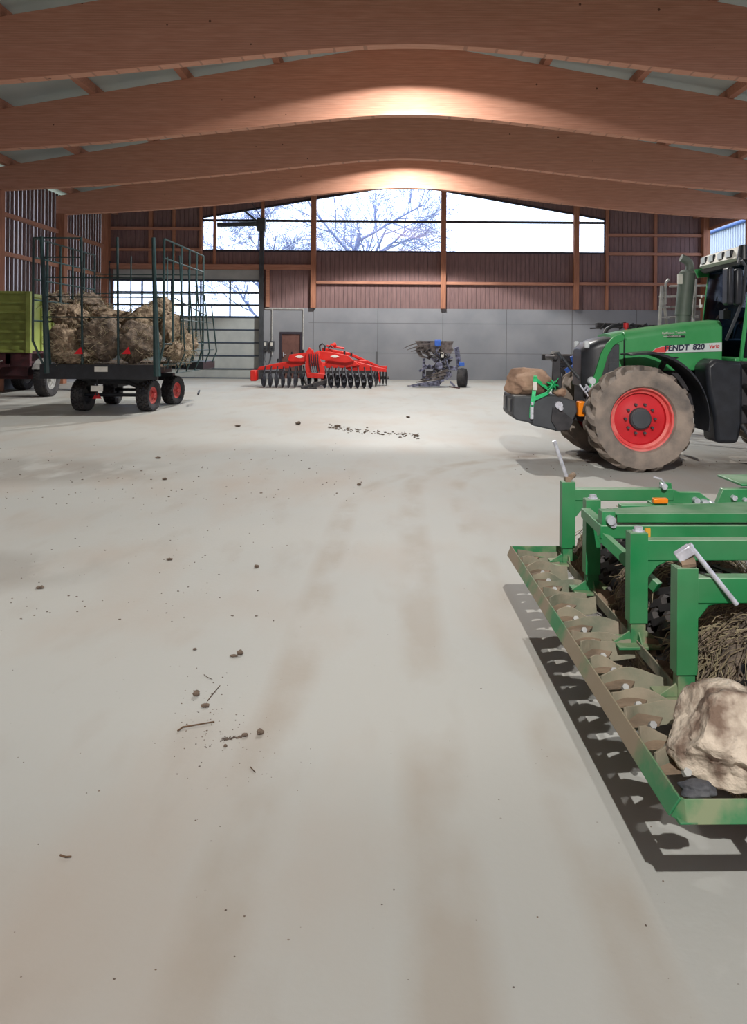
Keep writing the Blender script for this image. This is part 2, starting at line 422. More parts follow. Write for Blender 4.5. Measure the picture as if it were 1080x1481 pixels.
mb = MB(); mb.box(-60, 60, -14, YB+0.3, -0.3, 0); floor = struct(mb.build('floor', M['floor'], recalc=True))
floor.data.transform(Matrix.Translation(floor.location)); floor.location = (0, 0, 0)
mb = MB(); mb.box(-80, 80, YB+0.3, 120, -0.35, -0.05); struct(mb.build('ground', M['grass']))

# roof panels and purlins
mb = MB()
for sx, xe in ((-1, XL-0.6), (1, XR+0.6)):
    z0 = ztop(RX)+0.24; z1 = ztop(xe)+0.24
    mb.add([(RX, YF, z0), (xe, YF, z1), (xe, YB+0.5, z1), (RX, YB+0.5, z0), (RX, YF, z0+0.15), (xe, YF, z1+0.15), (xe, YB+0.5, z1+0.15), (RX, YB+0.5, z0+0.15)],
           [(0,1,2,3), (4,7,6,5), (0,4,5,1), (1,5,6,2), (2,6,7,3), (3,7,4,0)])
struct(mb.build('ceiling', M['roofpanel']))
for k, d in enumerate((1.0, 3.35, 5.65, 7.95, 10.25, 12.4)):
    for s in (-1, 1):
        x = RX + s*d
        mb = MB(); z = ztop(x)
        a = math.atan(0.172)*-s
        mb.bar((x, YF, z+0.12), (x, YB, z+0.12), 0.17, 0.235)
        struct(mb.build('roof_purlin', M['rail']))

# glulam beams and columns
for y in (1.0, 5.5, 10.0, 14.55, 19.05, 23.6, 28.1):
    mb = MB(); n = 72; top = []; bot = []
    for i in range(n+1):
        x = XL + (XR-XL)*i/n
        top.append((x, ztop(x))); bot.append((x, zbots(x)))
    mb.prism(bot + top[::-1], y-0.12, y+0.12)
    struct(mb.build('glulam_beam', M['glulam'], bev=0.01, smooth=30))
    for x in (XL+0.17, XR-0.17):
        mb = MB(); mb.box(x-0.15, x+0.15, y-0.16, y+0.16, 0, zbots(x)+0.03)
        struct(mb.build('timber_column', M['timber'], bev=0.01))

# back wall: concrete part with openings for the sectional door and the small door
DX0, DX1, DZ = -12.25, -5.95, 4.66
SX0, SX1, SZ = -5.03, -4.12, 2.0
mb = MB()
mb.box(XL-0.3, DX0, YB, YB+0.24, 0, CW)
mb.box(DX1, SX0, YB, YB+0.24, 0, CW)
mb.box(SX0, SX1, YB, YB+0.24, SZ, CW)
mb.box(SX1, XR+0.3, YB, YB+0.24, 0, CW)
struct(mb.build('wall_back', M['concrete']))
def pxX(px, Y=YB): return (px-VX)*Y/FPX
mb = MB()
for px in (453, 546, 640, 732, 827, 920):
    mb.box(pxX(px)-0.012, pxX(px)+0.012, YB-0.004, YB+0.01, 0, CW-0.01)
for z in (1.14, 2.42):
    mb.box(SX1+0.3, XR, YB-0.0035, YB+0.01, z-0.008, z+0.008)
mb.box(pxX(545)-0.05, pxX(545)+0.05, YB-0.02, YB+0.01, 0.55, 1.2)
struct(mb.build('trim_1', M['seam']))
# cladding boards
WX0, WX1, WZ = -8.4, 8.85, 5.48
def wtop(x): return ztop(x)-0.72
mb = MB(); bw = 0.19
n = int((XR-XL)/bw)
for i in range(n):
    x0 = XL + i*bw; x1 = x0+bw-0.012; xm = (x0+x1)/2
    zb = DZ if DX0-0.05 < xm < DX1 else CW
    yo = random.uniform(0, 0.006)
    def seg(a, b):
        if b-a > 0.02: mb.box(x0, x1, YB+0.02+yo, YB+0.06, a, b)
    if WX0 < xm < WX1: seg(zb, WZ); seg(wtop(xm), ztop(xm)+0.2)
    else: seg(zb, ztop(xm)+0.2)
struct(mb.build('wall_back_cladding', M['clad']))
mb = MB()
mb.box(XL, WX0, YB+0.07, YB+0.12, DZ, 8); mb.box(WX1, XR, YB+0.07, YB+0.12, CW, 8)
mb.box(WX0, WX1, YB+0.07, YB+0.12, DZ, WZ); mb.box(DX1, WX1, YB+0.07, YB+0.12, CW, DZ)
mb.prism([(WX0, wtop(WX0)), (RX, wtop(RX)), (RX, ztop(RX)+0.25), (WX0, ztop(WX0)+0.25)], YB+0.07, YB+0.12)
mb.prism([(RX, wtop(RX)), (WX1, wtop(WX1)), (WX1, ztop(WX1)+0.25), (RX, ztop(RX)+0.25)], YB+0.07, YB+0.12)
struct(mb.build('wall_back_backing', M['netdark']))
# posts, rails
mb_list = [(-3.62, CW), (1.93, CW), (7.6, CW)]
for x, zb in mb_list:
    mb = MB(); mb.box(x-0.11, x+0.11, YB-0.2, YB+0.02, zb, ztop(x)); struct(mb.build('timber_post', M['timber'], bev=0.008))
for x in (-10.6, -9.6, -7.86, -8.45, -5.8, 8.93, 11.0):
    w = 0.06 if x > -10 else 0.08
    mb = MB(); mb.box(x-w, x+w, YB-0.1, YB+0.02, (DZ+0.2) if x < -5.9 else CW, ztop(x)); struct(mb.build('timber_stud', M['timber'], bev=0.006))
def railb(x0, x1, z, h=0.12, d=0.14):
    mb = MB(); mb.box(x0, x1, YB-d, YB+0.02, z-h/2, z+h/2); struct(mb.build('timber_rail', M['rail'], bev=0.006))
railb(-3.5, 1.82, 4.14); railb(2.04, 7.5, 4.14); railb(7.71, XR, 4.16)
railb(-12.3, -3.73, 4.78, 0.22, 0.16); railb(-5.66, -5.5, 3.9, 1.65, 0.1)
railb(-12.3, WX0, 6.4); railb(8.95, XR, 6.25); railb(8.95, XR, 5.45); railb(-12.3, WX0, 5.5)
for x in (XL+0.12, XR-0.1):
    mb = MB(); mb.box(x-0.14, x+0.14, YB-0.3, YB+0.08, 0, ztop(x)+0.2); struct(mb.build('timber_column', M['timber'], bev=0.008))
# gable window
mb = MB()
def wbar(x0, z0, x1, z1, t=0.07, d=0.08): mb.bar((x0, YB+0.03, z0), (x1, YB+0.03, z1), d, t, 0)
wbar(WX0, WZ, WX1, WZ, 0.08); wbar(WX0, 6.78, WX1, 6.78, 0.1)
wbar(WX0, wtop(WX0), RX, wtop(RX), 0.08); wbar(RX, wtop(RX), WX1, wtop(WX1), 0.08)
for x in (WX0, -7.86, -5.85, -3.62, 1.93, 7.6, WX1):
    mb.box(x-0.035, x+0.035, YB-0.01, YB+0.07, WZ, wtop(x))
wf = struct(mb.build('window_1', M['darkframe']))
mb = MB(); mb.prism([(WX0, WZ), (WX1, WZ), (WX1, wtop(WX1)), (RX, wtop(RX)), (WX0, wtop(WX0))], YB+0.035, YB+0.045)
mb.build('pane', M['glass'], wf)

# sectional door
dr = MB(); zz = [0, 0.62, 1.06, 1.5, 1.98]
zpan = [0.02, 0.42, 0.98, 1.54, 2.10, 2.62]
for a, b in zip(zpan, zpan[1:]): dr.box(DX0, DX1, YB+0.06, YB+0.11, a+0.012, b-0.012)
dr.box(DX0, DX1, YB+0.06, YB+0.11, 4.22, DZ)
door = struct(dr.build('door_1', M['doorgrey'], bev=0.006))
mb = MB()
for z in zpan[1:-1]: mb.box(DX0, DX1, YB+0.035, YB+0.075, z-0.03, z+0.02)
mb.box(DX0, DX1, YB+0.03, YB+0.08, 0.0, 0.05)
mb.build('panel_rib', M['doorframe'], door)
mb = MB(); nx = 5; wx = (DX1-DX0)/nx
for i in range(nx+1): mb.box(DX0+i*wx-0.035, DX0+i*wx+0.035, YB+0.05, YB+0.11, 2.62, 4.22)
for z in (2.64, 3.15, 3.68, 4.2): mb.box(DX0, DX1, YB+0.045, YB+0.11, z-0.045, z+0.045)
fr = mb.build('window_frame', M['doorframe'], door)
mb = MB(); mb.box(DX0, DX1, YB+0.08, YB+0.085, 2.6, 4.22); mb.build('pane', M['glass'], fr)
mb = MB(); mb.box(-5.92, -5.74, YB-0.2, YB-0.02, 0, 6.6); mb.box(-12.5, -12.3, YB-0.2, YB-0.02, 0, 5.0)
mb.box(-6.0, -5.66, YB-0.36, YB-0.05, 6.3, 6.85)
mb.cyl((-7.7, YB-0.25, 6.55), (-5.9, YB-0.25, 6.6), 0.1, 12)
mb.bar((-6.0, YB-0.3, 6.7), (-6.5, YB-0.6, 7.1), 0.07, 0.07); mb.bar((-5.8, YB-0.25, 6.8), (-6.3, YB-0.5, 7.6), 0.03, 0.03)
mb.build('track', M['darkgrey'], door, bev=0.005)
# person door
mb = MB(); mb.box(SX0+0.05, SX1-0.05, YB+0.03, YB+0.08, 0.01, SZ-0.06); sd = struct(mb.build('door_2', M['browndoor'], bev=0.004))
mb = MB(); mb.box(SX0-0.03, SX0+0.06, YB-0.02, YB+0.1, 0, SZ); mb.box(SX1-0.06, SX1+0.03, YB-0.02, YB+0.1, 0, SZ); mb.box(SX0-0.03, SX1+0.03, YB-0.025, YB+0.1, SZ-0.08, SZ+0.02)
mb.build('door_frame', M['darkframe'], sd)
mb = MB(); mb.box(SX0+0.12, SX0+0.16, YB-0.03, YB+0.03, 0.95, 1.15); mb.cyl((SX0+0.14, YB-0.03, 1.05), (SX0+0.26, YB-0.03, 1.05), 0.012, 8); mb.build('door_handle', M['steel'], sd)
# cable conduits around the small door
mb = MB()
for a, b in (((-5.7, 3.0), (-4.05, 3.0)), ((-4.05, 3.0), (-4.05, 0.0)), ((-5.38, 3.0), (-5.38, 1.0)), ((-5.15, 3.0), (-5.15, 2.98))):
    mb.cyl((a[0], YB-0.035, a[1]), (b[0], YB-0.035, b[1]), 0.03, 8)
tag(mb.build('cable_conduit', M['white_metal']), 'white cable conduit framing the small brown door on the concrete wall', 'conduit')
for nm, x, lb in (('left', -5.66, 'grey switch box on the wall nearest the big sectional door'), ('right', -5.38, 'black switch box under the vertical conduit beside the brown door')):
    t = thing('switch_box', (x, YB-0.01, 1.2), lb, 'switch box', 'switch boxes by the small door')
    mb = MB(); mb.box(x-0.1, x+0.1, YB-0.11, YB-0.005, 1.2, 1.62); mb.build('housing', M['darkgrey'], t, bev=0.01)
    mb = MB(); mb.box(x-0.05, x+0.05, YB-0.125, YB-0.11, 1.42, 1.56, 0); mb.build('display', M['white'], t)
    mb = MB(); mb.cyl((x, YB-0.11, 1.3), (x, YB-0.14, 1.3), 0.03, 12); mb.build('button', M['black'], t)
mb = MB(); mb.tube([(-5.66, YB-0.05, 1.2), (-5.68, YB-0.1, 0.8), (-5.55, YB-0.1, 0.55), (-5.42, YB-0.1, 0.8), (-5.38, YB-0.05, 1.2)], 0.012, 6)
tag(mb.build('power_cable', M['black']), 'thin black cable looping below the two switch boxes', 'cable')

# left wall: concrete base, space boarding, net, girts
mb = MB(); mb.box(XL-0.24, XL, YF, YB+0.24, 0, CW); struct(mb.build('wall_left', M['concrete']))
mb = MB(); y = YF
while y < YB:
    mb.box(XL-0.03, XL+0.01, y, y+0.145, CW, ztop(XL)+0.1); y += 0.27
struct(mb.build('wall_left_boarding', M['slat']))
mb = MB(); mb.box(XL-0.12, XL-0.1, YF, YB, CW, ztop(XL)+0.1); struct(mb.build('wall_left_net', M['net']))
for z in (4.35, 5.6):
    mb = MB(); mb.box(XL+0.01, XL+0.13, YF, YB, z-0.07, z+0.07); struct(mb.build('timber_girt', M['rail'], bev=0.005))
# right wall: concrete base, boards, long window strip
mb = MB(); mb.box(XR, XR+0.24, YF, YB+0.24, 0, CW); struct(mb.build('wall_right', M['concrete']))
mb = MB(); y = YF
while y < YB:
    mb.box(XR-0.01, XR+0.03, y, y+0.185, CW, 4.9); mb.box(XR-0.01, XR+0.03, y, y+0.185, 6.5, ztop(XR)+0.1); y += 0.19
mb.box(XR+0.05, XR+0.09, YF, YB, CW, 4.9); mb.box(XR+0.05, XR+0.09, YF, YB, 6.5, ztop(XR)+0.1)
struct(mb.build('wall_right_boarding', M['clad']))
mb = MB()
for z in (4.9, 6.5): mb.box(XR-0.02, XR+0.06, YF, YB, z-0.05, z+0.05)
for y in (1, 5.5, 10, 14.55, 19.05, 23.6, 28.1, 32.5): mb.box(XR-0.02, XR+0.06, y-0.04, y+0.04, 4.9, 6.5)
w2 = struct(mb.build('window_2', M['timber']))
mb = MB(); mb.box(XR+0.02, XR+0.03, YF, YB, 4.9, 6.5); mb.build('pane', M['glass'], w2)
# front wall behind the photographer
mb = MB(); mb.box(XL-0.24, XR+0.24, YF-0.24, YF, 0, 7); mb.prism([(XL, 7), (XR, 7), (RX, 9.5)], YF-0.24, YF); struct(mb.build('wall_front', M['clad']))

# =================================================================== outside
t = thing('neighbouring_shed', (20.5, 36, 0), 'pale ribbed shed with blue gutter outside the right side window', 'building')
mb = MB(); mb.box(18, 18.3, 28, 52, 0, 9.0)
y = 28
while y < 52: mb.box(17.95, 18.0, y, y+0.12, 0, 9.0); y += 0.3
mb.build('ribbed_wall', M['palewall'], t)
mb = MB(); mb.cyl((17.88, 30, 8.0), (17.88, 50, 8.0), 0.09, 10); mb.tube([(17.85, 36, 6.9), (17.85, 38.3, 8.0)], 0.07, 8); mb.tube([(17.85, 31, 6.3), (17.85, 36, 7.2), (17.85, 37, 7.4), (17.85, 37.2, 8.2)], 0.07, 8)
mb.build('gutter_pipe', M['bluepaint'], t)

def tree(px, Y, height, spread, seed, label):
    rnd = random.Random(seed)
    base = Vector(((px-VX)*Y/FPX, Y, -0.05)); mb = MB()
    def branch(p, d, L, r, lev):
        pts = [p]; q = p.copy(); dd = d.copy(); ns = 4 if lev < 3 else 3
        for i in range(ns):
            dd = (dd + Vector((rnd.gauss(0, .10), rnd.gauss(0, .10), rnd.gauss(0, .07)+0.05))).normalized()
            q = q + dd*L/ns; pts.append(q.copy())
        rs = [r*(1-0.55*i/ns) for i in range(ns+1)]
        mb.tube(pts, rs, 7 if lev < 2 else (4 if lev < 4 else 3), 0, cap=False)
        if lev >= 5: return
        k = (6, 6, 5, 5, 4)[lev]
        for i in range(k):
            t = 0.35 + 0.65*(i+rnd.random()*0.5)/k if lev else 0.3 + 0.7*(i+0.5)/k
            j = min(ns-1, int(t*ns)); pp = pts[j].lerp(pts[j+1], t*ns-j)
            az = rnd.uniform(0, 2*PI); tilt = rnd.uniform(0.45, 0.95)
            a = dd.orthogonal().normalized(); b = dd.cross(a)
            nd = (dd*math.cos(tilt) + (a*math.cos(az)+b*math.sin(az))*math.sin(tilt)*spread)
            nd.normalize()
            branch(pp, nd, L*rnd.uniform(0.5, 0.68), max(rs[j]*0.55, 0.012), lev+1)
    th = thing('bare_tree', base, label, 'tree', 'bare trees outside the gable window')
    branch(base, Vector((0, 0, 1)), height*0.52, height*0.017, 0)
    mb.build('trunk_and_branches', M['bark'], th, recalc=False)
tree(488, 50, 17.0, 1.25, 23, 'tall bare winter tree behind the middle panes of the gable window')
tree(404, 50, 12.5, 1.15, 5, 'smaller bare winter tree further left behind the gable window')

# =================================================================== ridge lamps
def ridge_lamp(y, label, power, z=8.55, x=RX, soft=0.12, prof=((0.24, 0.07), (0.36, 0.14), (0.49, 0.20), (0.53, 0.72), (0.68, 0.60), (0.82, 0.42), (1.0, 0.30))):
    t = thing('high_bay_lamp', (x, y, z), label, 'lamp', 'high bay lamps along the ridge')
    mb = MB(); mb.revolve([(0.05, 0.22), (0.12, 0.2), (0.16, 0.03), (0.2, 0.0), (0.19, 0.0), (0.14, 0.05), (0.02, 0.12)], (x, y, z), 'Z', 24); mb.build('housing', M['darkgrey'], t)
    mb = MB(); mb.cyl((x, y, z+0.2), (x, y, ztop(x)+0.3), 0.012, 8); mb.build('suspension_cable', M['black'], t)
    l = bpy.data.lights.new('high_bay_light', 'SPOT'); l.energy = power; l.spot_size = math.radians(152); l.spot_blend = 0.04
    l.shadow_soft_size = soft; l.color = (0.99, 0.97, 0.93)
    # wide reflector: more light at 50-60 degrees, dropping towards the cut-off
    l.use_nodes = True; nt = l.node_tree; em = nt.nodes['Emission']
    tcn = nt.nodes.new('ShaderNodeTexCoord'); sp = nt.nodes.new('ShaderNodeSeparateXYZ'); ab = nt.nodes.new('ShaderNodeMath'); ab.operation = 'ABSOLUTE'
    cr = nt.nodes.new('ShaderNodeValToRGB'); e = cr.color_ramp.elements
    for i_, (p_, v_) in enumerate(prof):
        q_ = e[i_] if i_ < 2 else e.new(p_)
        q_.position = p_; q_.color = (v_, v_, v_, 1)
    mu_ = nt.nodes.new('ShaderNodeMath'); mu_.operation = 'MULTIPLY'; mu_.inputs[1].default_value = 3.0
    nt.links.new(tcn.outputs['Normal'], sp.inputs[0]); nt.links.new(sp.outputs['Z'], ab.inputs[0]); nt.links.new(ab.outputs[0], cr.inputs[0])
    nt.links.new(cr.outputs[0], mu_.inputs[0]); nt.links.new(mu_.outputs[0], em.inputs['Strength'])
    o = bpy.data.objects.new('high_bay_light', l); COL.objects.link(o); o.location = (x, y, z-0.02)
    return t
ridge_lamp(-4.8, 'high bay lamp on the ridge behind the camera', 3000, z=8.3, x=0.0, soft=0.06, prof=((0.24, 0.05), (0.36, 0.6), (0.44, 1.0), (0.6, 0.70), (0.75, 0.46), (1.0, 0.26)))
ridge_lamp(16.8, 'high bay lamp on the ridge between the two nearest visible beams', 1900)
ridge_lamp(25.9, 'high bay lamp on the ridge in front of the farthest beam', 2300)

# =================================================================== world and camera
w = bpy.data.worlds.new('sky'); SC.world = w; w.use_nodes = True
bg = w.node_tree.nodes['Background']; bg.inputs[0].default_value = (0.86, 0.93, 1.0, 1); bg.inputs[1].default_value = 4.2
cam = bpy.data.cameras.new('camera'); co = bpy.data.objects.new('camera', cam); COL.objects.link(co)
co.matrix_world = Matrix.Translation((0, 0, HC)) @ Matrix.Rotation(math.radians(90), 4, 'X') @ Matrix.Rotation(ROLL, 4, 'Z')
cam.sensor_fit = 'VERTICAL'; cam.sensor_height = 36; cam.lens = FPX/1481*36
cam.shift_x = -(VX-540)/1481; cam.shift_y = (VY-740.5)/1481; cam.clip_end = 400
SC.camera = co
SC.view_settings.view_transform = 'Standard'; SC.view_settings.look = 'None'; SC.view_settings.exposure = 0.0; SC.view_settings.gamma = 1.0
SC.view_settings.use_curve_mapping = False
SC.cycles.use_denoising = True
SC.cycles.max_bounces = 8; SC.cycles.diffuse_bounces = 5
# =================================================================== wheels
def lug_tyre(mb, c, R, W, rimR, nl=18, lug=0.035, axis='Y', sweep=0.30, phase=0.0, face=1, m=0, block=False):
    """tyre about axis through c; lugs as raised bars"""
    hw = W/2
    prof = [(rimR, -hw*0.72), (rimR+0.02, -hw*0.86), (rimR+(R-rimR)*0.45, -hw*1.0), (R-(R-rimR)*0.22, -hw*0.97), (R-lug-0.03, -hw*0.84), (R-lug, -hw*0.5), (R-lug+0.004, 0),
            (R-lug, hw*0.5), (R-lug-0.03, hw*0.84), (R-(R-rimR)*0.22, hw*0.97), (rimR+(R-rimR)*0.45, hw*1.0), (rimR+0.02, hw*0.86), (rimR, hw*0.72)]
    mb.revolve(prof, c, axis, 56, m)
    c = Vector(c)
    def pos(ang, r, a):
        co_, s_ = math.cos(ang), math.sin(ang)
        if axis == 'Y': return c + Vector((r*co_, a, r*s_))
        return c + Vector((a, r*co_, r*s_))
    if block:
        for k in range(nl*2):
            for j, (a0, a1) in enumerate(((-0.9, -0.45), (-0.38, 0.0), (0.06, 0.42), (0.5, 0.92))):
                t0 = 2*PI*(k+(j % 2)*0.5)/(nl*2); t1 = t0+2*PI/(nl*2)*0.66
                vs = [pos(t, r, a*hw) for r in (R-lug-0.02, R-(0.012 if abs(a0+a1) > 1 else 0)) for t, a in ((t0, a0), (t1, a0), (t1, a1), (t0, a1))]
                mb.add(vs, [(0,1,2,3), (7,6,5,4), (0,4,5,1), (1,5,6,2), (2,6,7,3), (3,7,4,0)], m)
        return
    for k in range(nl):
        for sd in (-1, 1):
            t0 = 2*PI*(k + (0.5 if sd > 0 else 0))/nl + phase
            segs = []
            for u in (0.0, 0.3, 0.6, 0.85, 1.0):
                a = sd*hw*(-0.06 + 1.02*u)
                ang = t0 + face*sweep*u*(1-0.25*u)
                drop = 0 if u < 0.7 else (0.02 if u < 0.9 else 0.055)
                wd = 0.030 + 0.022*u
                ta = wd/R
                segs.append([pos(ang-ta*1.25, R-lug-0.025-drop, a), pos(ang+ta*1.25, R-lug-0.025-drop, a), pos(ang+ta*0.8, R-drop, a), pos(ang-ta*0.8, R-drop, a)])
            mb.loft(segs, m)

def rim_mesh(mb, c, rimR, W, axis='Y', side=-1, dish=0.35, m0=0, m1=1, m2=0):
    """side: which end of the axis shows its dish"""
    hw = W/2*side
    prof = [(rimR+0.012, hw*0.80), (rimR+0.012, hw*0.70), (rimR-0.02, hw*0.66), (rimR-0.035, hw*0.45), (rimR-0.07, hw*0.40)]
    mb.revolve(prof, c, axis, 48, m1)
    prof2 = [(rimR-0.07, hw*0.40), (rimR*0.80, hw*(dish-0.1)), (rimR*0.55, hw*dish*0.7), (rimR*0.35, hw*dish), (0.01, hw*dish)]
    mb.revolve(prof2, c, axis, 48, m0)
    prof3 = [(rimR, -hw*0.8), (rimR-0.03, -hw*0.6), (rimR-0.05, hw*0.4)]
    mb.revolve(prof3, c, axis, 48, m2)
    if m2 != m0: mb.revolve([(rimR*0.92, -hw*0.35), (rimR*0.3, -hw*0.1), (0.01, -hw*0.1)], c, axis, 32, m2)

# =================================================================== tractor
T0 = Vector((3.1, 10.7, 0))
tr = thing('tractor', T0, 'green tractor with red front wheel rims and a rock strapped to its front weight', 'tractor')
YC = 10.7
def wheel(x, y, R, W, rimR, nl, side, name='front_wheel', sweep=0.34, ph=0.0):
    mb = MB(); lug_tyre(mb, (x, y, R-0.01), R, W, rimR, nl, 0.06, 'Y', sweep, ph, face=1)
    wl = mb.build(name, M['tyre'], tr, smooth=35)
    mb = MB(); rim_mesh(mb, (x, y, R-0.01), rimR, W, 'Y', side)
    rm = mb.build('rim', [M['rimred'], M['rimred_dusty']], wl)
    mb = MB(); s = side
    mb.cyl((x, y+s*W*0.14, R-0.01), (x, y+s*W*0.27, R-0.01), rimR*0.37, 28, 0, rimR*0.33)
    mb.cyl((x, y+s*W*0.27, R-0.01), (x, y+s*W*0.30, R-0.01), rimR*0.30, 28, 0)
    mb.build('hub', M['darkgrey'], wl, bev=0.008)
    for k in range(10):
        a = 2*PI*k/10
        mb = MB(); px_, pz_ = x+math.cos(a)*rimR*0.47, R-0.01+math.sin(a)*rimR*0.47
        mb.cyl((px_, y+s*W*0.13, pz_), (px_, y+s*W*0.24, pz_), 0.018, 6)
        mb.build('wheel_bolt', M['darkgrey'], wl)
    return wl
FR = 0.685
wheel(3.12, 9.87, FR, 0.54, 0.405, 17, -1)
wheel(3.05, 11.52, FR, 0.54, 0.405, 17, 1, ph=0.2)
wheel(5.88, 9.85, 0.96, 0.62, 0.53, 21, -1, 'rear_wheel', 0.30)
wheel(5.88, 11.65, 0.96, 0.62, 0.53, 21, 1, 'rear_wheel', 0.30)

def ringsec(x, hw, zb, zt, rc=0.12, n=6, squash=1.0):
    """hood cross-section: flat sides, rounded crown"""
    pts = [(x, YC-hw, zb), (x, YC-hw, zt-rc*squash)]
    for k in range(1, n+1):
        a = PI - (PI/2)*k/n
        pts.append((x, YC-hw+rc+math.cos(a)*rc, zt-rc*squash+math.sin(a)*rc*squash))
    pts.append((x, YC, zt+0.015))
    for k in range(0, n):
        a = PI/2 - (PI/2)*k/n
        pts.append((x, YC+hw-rc+math.cos(a)*rc, zt-rc*squash+math.sin(a)*rc*squash))
    pts.append((x, YC+hw, zt-rc*squash)); pts.append((x, YC+hw, zb))
    return pts
mb = MB()
mb.loft([ringsec(3.07, 0.41, 1.26, 1.80), ringsec(3.5, 0.43, 1.27, 1.865), ringsec(4.0, 0.45, 1.285, 1.93), ringsec(4.37, 0.46, 1.30, 1.965)])
hood = mb.build('hood', M['tgreen'], tr, bev=0.012)
mb = MB()
mb.loft([ringsec(2.90, 0.395, 1.66, 1.765), ringsec(3.0, 0.405, 1.62, 1.785)]); mb.loft([ringsec(3.0, 0.405, 1.26, 1.785), ringsec(3.055, 0.41, 1.26, 1.795)])
# green arc that frames the side mesh and sweeps down to the headlight
yn = YC-0.405
arcp = [(3.06, 1.735), (2.96, 1.70), (2.87, 1.62), (2.80, 1.50), (2.76, 1.36), (2.72, 1.22), (2.66, 1.08), (2.62, 1.02)]
for sgn in (-1, 1):
    rings = []
    for i, (x, z) in enumerate(arcp):
        wv = 0.045 if i > 1 else 0.05
        y0 = YC+sgn*(0.405-0.02*i/7-0.03); y1 = YC+sgn*(0.425-0.02*i/7)
        nx, nz = (0.7, 0.7) if i < 2 else (1.0, 0.25)
        rings.append([(x-nx*wv, y0, z+nz*wv), (x-nx*wv, y1, z+nz*wv), (x+nx*wv, y1, z-nz*wv), (x+nx*wv, y0, z-nz*wv)])
    mb.loft(rings)
mb.build('hood_front_frame', M['tgreen'], tr, bev=0.008)
mb = MB()
mb.loft([ringsec(2.52, 0.26, 1.05, 1.55, 0.1), ringsec(2.60, 0.33, 1.0, 1.64, 0.12), ringsec(2.75, 0.37, 1.0, 1.70, 0.12), ringsec(3.05, 0.385, 1.0, 1.755, 0.12)])
mb.build('nose_grille', M['black'], tr, bev=0.01)
for sgn in (-1, 1):
    mb = MB()
    mb.box(2.87, 3.05, YC+sgn*0.386-0.003, YC+sgn*0.386+0.003, 1.18, 1.62)
    for i in range(9):
        z = 1.20+i*0.05
        mb.box(2.86 if z < 1.45 else 2.92, 3.05, YC+sgn*0.388-0.004, YC+sgn*0.388+0.004, z, z+0.03)
    mb.build('side_mesh', M['darkgrey'], tr)
for sgn in (-1, 1):
    mb = MB(); mb.revolve([(0.001, -0.03), (0.045, -0.025), (0.058, 0.0), (0.058, 0.04)], (2.64, YC+sgn*0.385, 1.13), 'Y' if sgn < 0 else 'Y', 20)
    mb.build('headlight', M['lamp'], tr)
    mb = MB(); mb.box(2.55, 2.62, YC+sgn*0.30-0.03, YC+sgn*0.30+0.03, 1.57, 1.67); mb.build('upper_headlight', M['lamp'], tr, bev=0.02)
mb = MB()   # vertical seam + vent opening + edge
mb.box(3.058, 3.068, YC-0.428, YC-0.40, 1.26, 1.72); mb.build('panel_gap', M['black'], tr); mb = MB()
mb.box(3.62, 3.76, YC-0.452, YC-0.43, 1.43, 1.455); mb.box(3.60, 3.78, YC-0.458, YC-0.44, 1.45, 1.465)
mb.build('hood_vent', M['black'], tr)
yd = YC-0.466
mb = MB()
pts = [(3.41, 1.525), (3.47, 1.575), (3.56, 1.605), (3.66, 1.618), (4.36, 1.665), (4.36, 1.545), (3.6, 1.52)]
mb.prism([(x, z) for x, z in pts], yd-0.002, yd+0.02, 0)
panel = mb.build('model_panel', M['silver'], tr)
mb = MB(); mb.prism([(3.415, 1.528), (3.475, 1.573), (3.56, 1.60), (3.68, 1.612), (3.60, 1.525)], yd-0.005, yd)
mb.build('red_flash', M['reddecal'], panel)
def text_mesh(txt, name, loc, size, parent, material, rot_y=0.0, extr=0.002, rotz=0.0, sx=1.0, bold=0.0, shear=0.0):
    cu = bpy.data.curves.new(name, 'FONT'); cu.body = txt; cu.size = size; cu.extrude = extr; cu.offset = bold; cu.shear = shear
    to = bpy.data.objects.new(name, cu); COL.objects.link(to); bpy.context.view_layer.update()
    dg = bpy.context.evaluated_depsgraph_get(); me = bpy.data.meshes.new_from_object(to.evaluated_get(dg))
    bpy.data.objects.remove(to)
    X = Matrix.Translation(loc) @ Matrix.Rotation(rotz, 4, 'Z') @ Matrix.Rotation(rot_y, 4, 'Y') @ Matrix.Rotation(PI/2, 4, 'X') @ Matrix.Diagonal((sx, 1, 1, 1))
    off = Vector((0,0,0)); q = parent
    while q is not None: off += q.location; q = q.parent
    me.transform(Matrix.Translation(-off) @ X); me.materials.clear(); me.materials.append(material)
    o = bpy.data.objects.new(name, me); COL.objects.link(o); o.parent = parent
    return o
text_mesh('FENDT', 'lettering', (3.585, yd-0.006, 1.545), 0.104, panel, M['navy'], rot_y=-0.05, sx=1.02, bold=0.0035, shear=0.15)
text_mesh('820', 'model_number', (3.965, yd-0.006, 1.564), 0.104, panel, M['navy'], rot_y=-0.05, sx=1.02, bold=0.0035, shear=0.15)
text_mesh('Vario', 'script_lettering', (4.185, yd-0.006, 1.578), 0.075, panel, M['redtext'], rot_y=-0.12, bold=0.0015, shear=0.3, sx=0.85)
mb = MB(); mb.box(3.63, 3.87, YC-0.449, YC-0.43, 1.725, 1.755); st = mb.build('dealer_sticker', M['black'], tr)
text_mesh('Raiffeisen Technik', 'lettering', (3.56, YC-0.452, 1.768), 0.044, st, M['white'], rot_y=-0.05)
text_mesh('www.rt-raiffeisen.de', 'web_address', (3.58, YC-0.452, 1.733), 0.028, st, M['white'], rot_y=-0.03)
